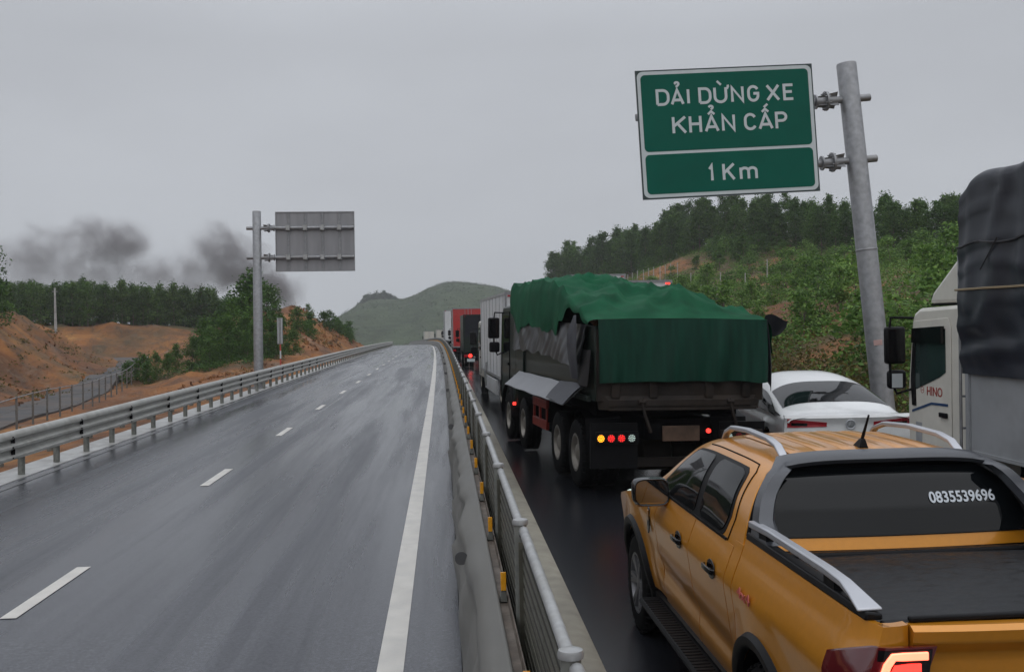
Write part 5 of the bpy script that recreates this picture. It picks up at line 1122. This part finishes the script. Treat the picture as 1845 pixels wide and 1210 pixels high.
for k in range(5): mb.box(-1.215, -1.211, 3.0 + k * .8, 3.05 + k * .8, .42, .86)
mb.build('side_guard', M['box_white'], WT_)
mb = MB(); [mb.bar([(-1.19, 7.2 + k * .09, .5), (-1.19, 7.2 + k * .09, 1.3)], .02, .04) for k in range(10)]; mb.build('side_louvre', M['galv_light'], WT_)
MB().tube([(-1.22, 6.3, .5), (-1.26, 6.3, .9), (-1.22, 6.3, 1.3)], .04, 8).build('bright_pipe', M['galv_light'], WT_)
B2 = box_truck('box_lorry', 'white box lorry in the far lane, only its top corner above the green net', 6.2, 32, 8, 2.4, 3.9, 1.0, M['box_white'], M['truck_white'], 2.7, 0, lit=True)
B3 = box_truck('container_lorry', 'tall pale container lorry whose roof edge just clears the green net', 6.7, 43, 9, 2.5, 4.66, 1.1, M['box_white'], M['white_paint'], 3.0, 0)
GT = box_truck('covered_truck', 'dark olive covered truck with one glowing red tail lamp', 2.55, 61, 6.2, 2.4, 3.25, .95, M['dump_green'], M['dump_green'], 2.6, .01, detail=False, frame='dump_green')
MB().box(-1.1, 1.1, -.05, -.045, 1.9, 3.15).build('canvas_flap', mat('dark_canvas', (.012, .013, .018), .6, spec=.18), GT)
MB().lathe([(-.04, 0), (-.04, .11), (0, .12)], (-.82, 0, .74), 'y', 14).build('round_lamp', M['lamp_lit'], GT); MB().box(-1.02, -.55, -.045, -.021, .38, .56).build('rear_plate', M['sign_white'], GT)
RT = box_truck('red_lorry', 'tall red lorry ahead of the dark covered truck', 2.25, 80, 7.5, 2.5, 4.05, .9, M['red_paint'], M['red_paint'], 3.0, 0)
MB().box(-1.27, -1.252, .3, 7, 1.2, 1.28).build('side_stripe', M['sign_white'], RT)
mb = MB(); mb.box(-1.262, -1.256, 3.2, 5.0, 2.6, 3.3); mb.build('side_panel', M['dump_green'], RT)
box_truck('container_lorry', 'white container lorry near the crest beyond the red lorry', 2.05, 118, 9.5, 2.5, 4.7, 1.1, M['box_white'], M['white_paint'], 3.0, 0)
box_truck('box_lorry', 'small cream lorry going over the crest of the road', 2.5, 205, 5, 2.2, 3.1, .9, mat('cream_box', (.5, .48, .42), .5), M['truck_white'], 2.4, 0)
box_truck('box_lorry', 'cream lorry farthest away where the road bends out of sight', 2.5, 262, 6, 2.4, 3.5, .9, bpy.data.materials['cream_box'], M['truck_white'], 2.5, 0)
box_truck('box_lorry', 'dull grey lorry between the crest and the cream lorries', 2.5, 160, 6, 2.3, 3.0, .9, M['lorry_panel'], M['dump_green'], 2.5, 0)
# ------------------------------------------------------------------ trees and plants
def leaf_quads(C, size, rng, flat=.0):
    """centres C (n,3) -> quads, each leaf a bent diamond"""
    n = len(C); a = rng.normal(size=(n, 3)); a[:, 2] *= .6; a /= np.linalg.norm(a, axis=1)[:, None]
    b = rng.normal(size=(n, 3)); b -= a * (a * b).sum(1)[:, None]; b /= np.linalg.norm(b, axis=1)[:, None]
    s = size * rng.uniform(.6, 1.3, n)[:, None]; w = s * rng.uniform(.35, .6, n)[:, None]
    V = np.stack([C - a * s * .5, C + b * w * .5 + a * s * .05, C + a * s * .5, C - b * w * .5 + a * s * .05], 1).reshape(-1, 3)
    return V
def leafmesh(name, C, size, rng, m):
    V = leaf_quads(C, size, rng); n = len(C); me = bpy.data.meshes.new(name)
    me.vertices.add(4 * n); me.vertices.foreach_set('co', V.astype(np.float32).ravel()); me.loops.add(4 * n); me.loops.foreach_set('vertex_index', np.arange(4 * n, dtype=np.int32))
    me.polygons.add(n); me.polygons.foreach_set('loop_start', np.arange(0, 4 * n, 4, dtype=np.int32)); me.update(calc_edges=True); me.materials.append(m); return me
def linkmesh(name, me, parent=None):
    o = bpy.data.objects.new(name, me); COL.objects.link(o); o.parent = parent; return o
def make_tree(seed, H, cw, cb, m, nclump, nleaf, lsize, name, label, cat, group, trunk_r=.09, shape=1.0):
    rng = np.random.default_rng(seed); t = thing(name, label, cat, group=group)
    tm = MB(); ph = rng.uniform(0, 6); path = [Vector((.12 * math.sin(ph + k * .9) * k / 6, .12 * math.cos(ph * 1.7 + k) * k / 6, H * .93 * k / 6)) for k in range(7)]
    path[0].z = -.5
    tm.tube(path, [trunk_r * (1.15 - k / 6.2) for k in range(7)], 7)
    C = []
    for k in range(nclump):
        h = cb + (1 - cb) * rng.uniform(0, 1) ** .85; hh = (h - cb) / (1 - cb)
        rad = cw * (math.sin(math.pi * min(1, (hh * .82 + .14))) ** .75) * (1 - .35 * hh) * shape
        a = rng.uniform(0, 2 * math.pi); d = rad * rng.uniform(.25, 1.05)
        base = path[min(6, int(h * 6))]; c = Vector((base.x + d * math.cos(a), base.y + d * math.sin(a), H * h + .12 * H * .3 * rng.normal()))
        p0 = Vector((base.x, base.y, max(.2 * H, c.z - d * .75)))
        if k < 26: tm.tube([p0, (p0 + c) / 2 + Vector((0, 0, .08)), c], [trunk_r * .35, trunk_r * .22, trunk_r * .1], 4)
        cr_ = rng.uniform(.5, 1.15) * cw * .33; q = rng.normal(size=(nleaf, 3)) * cr_ * np.array([.6, .6, .42]); C.append(q + np.array(c))
    tm.build('trunk', M['bark'], t, sharp=60)
    linkmesh('crown', leafmesh('crown', np.concatenate(C), lsize, rng, m), t); return t
def put(protos, spots, rngseed, smin=.85, smax=1.15, sink=.15):
    rng = np.random.default_rng(rngseed); zz = terr(np.array([p[0] for p in spots]), np.array([p[1] for p in spots]))
    for i, (p, z) in enumerate(zip(spots, zz)):
        o = protos[i] if i < len(protos) else copy_tree(protos[int(rng.integers(len(protos)))])
        k = rng.uniform(smin, smax) * (p[2] if len(p) > 2 else 1); o.location = (p[0], p[1], z - sink); o.rotation_euler = (0, 0, rng.uniform(0, 6.28)); o.scale = (k * rng.uniform(.88, 1.15), k * rng.uniform(.88, 1.15), k)
def tag_copy(): pass
rngT = np.random.default_rng(5)
# right hand plantation along the ridge
def along(poly, step, rows, gap, jit, side):
    out = []; P_ = [np.array(p[:2], float) for p in poly]
    for a, b in zip(P_[:-1], P_[1:]):
        d = b - a; L_ = np.linalg.norm(d); d /= L_; nrm = np.array([-d[1], d[0]]) * side
        for q in np.arange(0, L_, step):
            for r_ in range(rows):
                p = a + d * q + nrm * (r_ * gap + 1.0) + rngT.normal(size=2) * jit; out.append((p[0], p[1]))
    return out
LBR = 'leafy dark green acacia in the plantation along the right ridge'
pr = [make_tree(10 + i, 7.6 + .5 * (i % 3), 1.75, .16, M['leaf_pine'] if i not in (1, 4) else M['leaf_bush'], 85, 30, .30 + .04 * (i % 3), 'acacia_tree', LBR, 'tree', 'acacia trees along the right ridge', .085) for i in range(6)]
spots = along(RIDGE[:-1], 2.3, 3, 2.3, .5, -1)
spots = [p for p in spots if p[1] > 78]
spots = [(a, b, .60 if b < 112 else .70 if b < 140 else .84 if b < 168 else .95) for a, b in spots]
put(pr, spots[:250], 1, .72, 1.2)
# lower scrub on the left end of that ridge
LBS = 'young bright green acacia on the upper right slope below the plantation'
pr = [make_tree(30 + i, 3.6, 1.3, .08, M['leaf_bush'], 48, 26, .26, 'young_acacia', LBS, 'tree', 'young acacias on the upper right slope', .05) for i in range(4)]
sp = []
while len(sp) < 70:
    y = rngT.uniform(125, 215); f = rngT.uniform(.55, .98); xr = np.interp(y, [105, 120, 140, 155, 170, 200, 230], [55.5, 54.9, 51.8, 46.6, 43.2, 39.4, 29.6]); x = 11 + (xr - 11) * f
    if 24 < x < 35 and 138 < y < 168: continue
    sp.append((x, y))
put(pr, sp, 2, .6, 1.1)
# saplings planted over the right slope
LBP = 'knee to head high green sapling growing on the right hand slope'
pr = [make_tree(50 + i, 1.7, .8, .05, M['leaf_sap'], 28, 34, .15, 'sapling', LBP, 'sapling', 'saplings planted over the right slope', .025, 1.1) for i in range(5)]
sp = []
while len(sp) < 285:
    y = 26 + 120 * rngT.uniform(0, 1) ** 1.25; xr = np.interp(y, [20, 60, 85, 105, 120, 140, 155], [50, 57, 57, 55.5, 54.9, 51.8, 46.6]); x = 12.2 + (xr - 12.2) * rngT.uniform(0, 1) ** 1.1
    if x / y > .78 or noise.fractal(Vector((x * .13, y * .13, 9)), 1, 2, 3) > .32: continue
    sp.append((x, y))
put(pr, sp, 3, .65, 1.6, .05)
# undergrowth on the right slope, one mass
def undergrowth(name, N, per, region, size, spread, m, seed, hz=.35, thr=.26):
    rng = np.random.default_rng(seed); pts = []
    while len(pts) < N:
        x, y = region(rng); nv = noise.fractal(Vector((x * .13, y * .13, 9)), 1, 2, 3)
        if nv > thr and rng.uniform() < .85: continue
        pts.append((x, y))
    A = np.array(pts); z = terr(A[:, 0], A[:, 1]); C = np.concatenate([A, z[:, None] + .08], 1)
    C = np.repeat(C, per, 0); sc = np.repeat(rng.uniform(.5, 1.4, N), per)[:, None]
    q = rng.normal(size=C.shape) * sc * np.array([spread, spread, hz]); q[:, 2] = np.abs(q[:, 2]); o = linkmesh(name, leafmesh(name, C + q, size, rng, m)); return tag(o, kind='stuff')
def regR(rng):
    y = 24 + 150 * rng.uniform() ** 1.3; xr = np.interp(y, [20, 60, 85, 105, 120, 140, 155, 175], [50, 57, 57, 55.5, 54.9, 51.8, 46.6, 42.5]); return 11.2 + (xr - 11.2) * rng.uniform(), y
undergrowth('undergrowth', 6800, 26, regR, .165, .42, M['leaf_sap'], 11, .34, .16)
undergrowth('undergrowth', 1700, 18, regR, .15, .4, M['leaf_dry'], 12, .26, .6)
undergrowth('dry_scrub', 260, 60, lambda r_: (10.6 + abs(r_.normal()) * 1.6, r_.uniform(22, 60)), .16, .35, M['leaf_dry'], 13, .45, .9)
undergrowth('weeds', 420, 16, lambda r_: (10.0 + r_.uniform(0, 1.6), r_.uniform(16, 90)), .16, .25, M['leaf_sap'], 14, .2, .9)
undergrowth('weeds', 260, 14, lambda r_: (-9.3 - r_.uniform(0, 4.0), r_.uniform(14, 70)), .10, .16, M['leaf_dry'], 15, .10, .9)
undergrowth('weeds', 170, 18, lambda r_: (-9.4 - abs(r_.normal()) * .8, r_.uniform(14, 60)), .10, .16, M['leaf_sap'], 18, .12, .9)
# left treeline behind the bank
LBL = 'dark acacia standing in the dense treeline behind the red cut bank on the left'
pr = [make_tree(70 + i, 7.4 + .4 * (i % 3), 1.75, .05, M['leaf_pine'] if i != 3 else M['leaf_bush'], 90, 28, .30 + .05 * (i % 3), 'acacia_tree', LBL, 'tree', 'acacia treeline on the left', .085) for i in range(5)]
TL = [(-66, 131), (-57, 135), (-49, 138), (-45.6, 141), (-39.5, 145), (-34, 149), (-27, 153)]
sp = [(a, b, .70) for a, b in along(TL, 1.3, 4, 2.0, .35, 1)]
put(pr, sp, 4, .9, 1.12)
# leafy cluster beside the highway on the left
LBC = 'bright green leafy tree in the thicket behind the left sign pole'
pr = [make_tree(90 + i, 4.6, 1.55, .04, M['leaf_bush'], 80, 34, .24, 'leafy_tree', LBC, 'tree', 'leafy trees behind the left sign pole', .06) for i in range(5)]
sp = [(-21.5, 76, .40), (-20.6, 78, .55), (-19.6, 79, .62), (-18.7, 80, .82), (-18.0, 78, .66), (-17.2, 80, .85), (-16.4, 82, 1.0), (-15.5, 79, .72), (-14.7, 80, .78), (-16.0, 83.5, 1.42), (-14.2, 83, .7), (-13.4, 80, .55), (-17.6, 76, .5), (-16.2, 76, .52), (-14.8, 76, .5), (-18.4, 84, .95), (-19.6, 83, .7), (-12.9, 86, .5), (-20.4, 75, .42), (-14.2, 87, .72)]
put(pr, sp, 5, .9, 1.1)
LBM = 'green bush on the red mound by the left guardrail'
pr = [make_tree(110 + i, 2.6, 1.25, .02, M['leaf_bush'], 46, 30, .24, 'mound_bush', LBM, 'bush', 'bushes on the red mound', .04) for i in range(4)]
sp = [(-15.2, 104, .9), (-14.4, 106, .8), (-13.9, 103, .7), (-14.0, 117, .85), (-13.9, 122, 1.0), (-13.6, 127, 1.05), (-13.9, 131, 1.1), (-13.5, 135, 1.0), (-13.2, 139, .9), (-15.6, 116, .5), (-22.2, 75, .7), (-22.9, 74, .55), (-21.4, 73.4, .5), (-13.3, 143, .8), (-13.2, 125, .6), (-17.4, 104, .7)]
put(pr, sp, 6, .85, 1.15)
LBD = 'dark round bush on top of the red mound beside the far smoke'
pr = [make_tree(130, 3.2, 1.9, .02, M['leaf_pine'], 60, 36, .3, 'dark_bush', LBD, 'bush', None, .06)]
put(pr, [(-18.6, 106, .98)], 7, 1, 1)
LBE = 'tall dark tree at the very left edge above the red slope'
t1 = make_tree(140, 6.0, 2.0, .03, M['leaf_pine'], 95, 36, .3, 'edge_tree', LBE, 'tree', None, .1); t2 = make_tree(141, 3.6, 1.9, .02, M['leaf_bush'], 70, 36, .26, 'edge_shrub', 'bushy green shrub below the tall dark tree at the left edge', 'shrub', None, .06)
put([t1, t2], [(-34.9, 78, 1.0), (-33.3, 76, .95)], 8, 1, 1)
undergrowth('weeds', 300, 22, lambda r_: (-13.2 - r_.uniform(0, 6.5), r_.uniform(73, 92)), .18, .35, M['leaf_bush'], 16, .3, .9)
undergrowth('weeds', 160, 16, lambda r_: (-12.5 - r_.uniform(0, 5), r_.uniform(96, 140)), .18, .3, M['leaf_dry'], 17, .2, .6)
def rubble(N, region, seed, m, s0=.05, s1=.22):
    rng = np.random.default_rng(seed); P_ = np.array([region(rng) for _ in range(N)]); Z_ = terr(P_[:, 0], P_[:, 1]); mb = MB()
    T = np.array([(1, 1, 1), (-1, -1, 1), (-1, 1, -1), (1, -1, -1), (0, 0, 1.5)]) * .6
    for (x, y), z in zip(P_, Z_):
        q = (T + rng.normal(size=(5, 3)) * .35) * (s0 + (s1 - s0) * rng.uniform() ** 3); mb.add(q + np.array([x, y, z + .02]), [(0, 2, 1), (0, 1, 3), (0, 3, 2), (1, 2, 3), (4, 0, 1), (4, 2, 0), (4, 1, 2)])
    return tag(mb.build('rubble', m, sharp=0), kind='stuff')
rubble(1100, lambda g_: (-22.5 - g_.uniform(0, 16), g_.uniform(46, 104)), 21, M['earth'], .03, .2)
rubble(900, lambda g_: (-9.4 - g_.uniform(0, 6), g_.uniform(16, 75)), 22, M['earth'], .03, .2)
rubble(900, lambda g_: (-11.6 - g_.uniform(0, 6), g_.uniform(90, 140)), 23, M['earth'], .05, .35)
undergrowth('weeds', 260, 14, lambda r_: (-24 - r_.uniform(0, 14), r_.uniform(50, 104)), .2, .3, M['leaf_dry'], 24, .12, .9)
# slope marker fence posts on the right
t = thing('slope_fence', 'row of thin pale posts climbing the right slope beside the bare red patch', 'fence')
for i in range(13):
    x, y = 25.5 + i * .55, 150 - i * 1.2 + (i % 3) * .3; z = th(x, y); MB().tube([(x, y, z - .3), (x + .05, y, z + 2.3)], .06, 5).build('post', M['wood_post'], t)
LBK = 'thin pale stake standing among the saplings'
for i, (x, y) in enumerate([(23, 92), (25, 96), (27.5, 98), (29, 88), (33, 90), (21, 76), (24.5, 80)]):
    z = th(x, y); o = MB().tube([(0, 0, -.3), (.06, .02, 2.1)], .045, 5).build('stake', M['wood_post'], loc=(x, y, z)); tag(o, LBK, 'stake', 'stakes among the saplings')
# ------------------------------------------------------------------ distant hill
def hillz(x, y):
    r = [(-160, 0), (-125, 8), (-80, 34), (-60, 46), (-44, 49), (-27, 49.5), (-9, 58), (6.6, 61.6), (35, 58), (57, 51), (93, 42), (150, 34), (220, 20), (300, 0)]
    xx_ = cr_interp(r, 6); h = float(np.interp(x, xx_[:, 0], xx_[:, 1])); d = (y - 800) / (240 if y < 800 else 160); return h * max(0, 1 - d * d) ** .8
HX = np.arange(-170, 310, 5.0); HY = np.arange(555, 965, 6.0)
P = [[(x, y, hillz(x, y) + 1.0 - (4 if hillz(x, y) < .5 else 0) + min(1, hillz(x, y) / 20) * (1.3 * noise.fractal(Vector((x * .03, y * .03, 1)), 1, 2, 4) + .5 * math.sin(hillz(x, y) * 1.7))) for x in HX] for y in HY]
M['hill'] = mat('hill_scrub', (.044, .060, .033), .9, spec=.05, var=.45, vscale=.09, bump=.8, bscale=.35, dirt=(.072, .088, .05), dscale=.03, damt=.6, detail=8, stretch=(1, 1, 3.0))
tag(MB().grid(P).build('hill', M['hill'], sharp=180), kind='structure')
LBH = 'dark tree in the clump on the left shoulder of the distant hill'
pr = [make_tree(150 + i, 9, 4.2, .0, M['leaf_far'], 60, 24, 1.3, 'far_tree', LBH, 'tree', 'dark trees on the far hill', .25) for i in range(3)]
sp = [(-74 + i * 1.9 + (i % 3), 796 + (i * 7) % 11, .55 + .5 * math.sin(math.pi * i / 17)) for i in range(18)] + [(-40 + i * 3, 800, .35) for i in range(4)]
rngH = np.random.default_rng(3)
for i, (x, y, k) in enumerate(sp):
    o = pr[i] if i < 3 else copy_tree(pr[int(rngH.integers(3))]); o.location = (x, y, hillz(x, y) - .5); o.rotation_euler.z = rngH.uniform(0, 6); k *= rngH.uniform(.8, 1.2); o.scale = (k, k, k)
rng = np.random.default_rng(8); A = np.stack([rng.uniform(-150, 200, 9000), rng.uniform(570, 815, 9000)], 1); C = np.array([(x, y, hillz(x, y) + 1.2) for x, y in A]); C = np.repeat(C, 4, 0) + rng.normal(size=(36000, 3)) * np.array([1.1, 1.1, .5])
tag(linkmesh('hill_scrub', leafmesh('hill_scrub', C, .9, rng, M['leaf_far'])), kind='stuff')
# ------------------------------------------------------------------ smoke and air
def boxmesh(name, x0, x1, y0, y1, z0, z1, m):
    o = MB().box(x0, x1, y0, y1, z0, z1).build(name, m, sharp=0); return tag(o, kind='stuff')
def smoke():
    m = bpy.data.materials.new('dark_smoke'); m.use_nodes = True; t = m.node_tree; t.nodes.clear(); L = t.links.new
    out = t.nodes.new('ShaderNodeOutputMaterial'); v = t.nodes.new('ShaderNodeVolumePrincipled'); L(v.outputs[0], out.inputs['Volume'])
    c = t.nodes.new('ShaderNodeTexCoord'); pos = c.outputs['Object']
    n = t.nodes.new('ShaderNodeTexNoise'); n.inputs['Scale'].default_value = .045; n.inputs['Detail'].default_value = 6; n.inputs['Roughness'].default_value = .62; n.inputs['Distortion'].default_value = .9; L(pos, n.inputs['Vector'])
    wv = t.nodes.new('ShaderNodeVectorMath'); wv.operation = 'MULTIPLY_ADD'; L(n.outputs['Color'], wv.inputs[0]); wv.inputs[1].default_value = (30, 30, 30); L(pos, wv.inputs[2])
    tot = None
    for (x, y, z), (rx, rz_), a in SMOKE:
        s1 = t.nodes.new('ShaderNodeVectorMath'); s1.operation = 'SUBTRACT'; L(wv.outputs[0], s1.inputs[0]); s1.inputs[1].default_value = (x + 15, y + 15, z + 15)
        s2 = t.nodes.new('ShaderNodeVectorMath'); s2.operation = 'MULTIPLY'; L(s1.outputs[0], s2.inputs[0]); s2.inputs[1].default_value = (1 / rx, 1 / 16, 1 / rz_)
        ln = t.nodes.new('ShaderNodeVectorMath'); ln.operation = 'LENGTH'; L(s2.outputs[0], ln.inputs[0])
        mr = t.nodes.new('ShaderNodeMapRange'); mr.interpolation_type = 'SMOOTHSTEP'; mr.inputs[1].default_value = 1.0; mr.inputs[2].default_value = .1; mr.inputs[3].default_value = 0; mr.inputs[4].default_value = a; L(ln.outputs['Value'], mr.inputs[0])
        if tot is None: tot = mr.outputs[0]
        else:
            ad = t.nodes.new('ShaderNodeMath'); ad.operation = 'ADD'; L(tot, ad.inputs[0]); L(mr.outputs[0], ad.inputs[1]); tot = ad.outputs[0]
    n2 = t.nodes.new('ShaderNodeTexNoise'); n2.inputs['Scale'].default_value = .14; n2.inputs['Detail'].default_value = 8; n2.inputs['Roughness'].default_value = .7; L(pos, n2.inputs['Vector'])
    m2 = t.nodes.new('ShaderNodeMapRange'); m2.inputs[1].default_value = .33; m2.inputs[2].default_value = .62; L(n2.outputs[0], m2.inputs[0])
    mu = t.nodes.new('ShaderNodeMath'); mu.operation = 'MULTIPLY'; L(tot, mu.inputs[0]); L(m2.outputs[0], mu.inputs[1])
    m3 = t.nodes.new('ShaderNodeMath'); m3.operation = 'MULTIPLY'; L(mu.outputs[0], m3.inputs[0]); m3.inputs[1].default_value = .115; L(m3.outputs[0], v.inputs['Density'])
    v.inputs['Color'].default_value = (.30, .275, .285, 1); m.cycles.volume_step_rate = .15
    return m
# blobs at y=420: (x, y, z), (rx, rz), amount
SMOKE = [((-145, 0, 35), (75, 11), .38), ((-196, 0, 49), (20, 15), .35), ((-176, 0, 47), (22, 14), .6), ((-162, 0, 49), (20, 14), .75), ((-140, 0, 50), (20, 15), 1.0), ((-131, 0, 52), (15, 13), 1.3), ((-146, 0, 56), (14, 8), .5),
 ((-150, 0, 40), (46, 10), .55), ((-117, 0, 41), (18, 10), .8), ((-104, 0, 37), (17, 10), .85), ((-91, 0, 45), (15, 15), 1.7), ((-84, 0, 51), (11, 9), 1.2), ((-80, 0, 40), (12, 11), 1.2), ((-71, 0, 34), (10, 9), 2.2), ((-66, 0, 30), (9, 8), 1.6), ((-99, 0, 50), (9, 9), .5), ((-76, 0, 33), (13, 9), 1.6), ((-87, 0, 39), (13, 9), 1.2)]
sm = boxmesh('smoke', -215, -50, -24, 24, 22, 86, smoke()); sm.location = (0, 420, 0)
hz = bpy.data.materials.new('haze'); hz.use_nodes = True; t = hz.node_tree; t.nodes.clear(); o_ = t.nodes.new('ShaderNodeOutputMaterial'); v = t.nodes.new('ShaderNodeVolumePrincipled')
v.inputs['Density'].default_value = .00036; v.inputs['Color'].default_value = (.86, .89, .92, 1); v.inputs['Anisotropy'].default_value = .2; t.links.new(v.outputs[0], o_.inputs['Volume'])
boxmesh('haze', -765, 765, -235, 1035, -30, 100, hz)
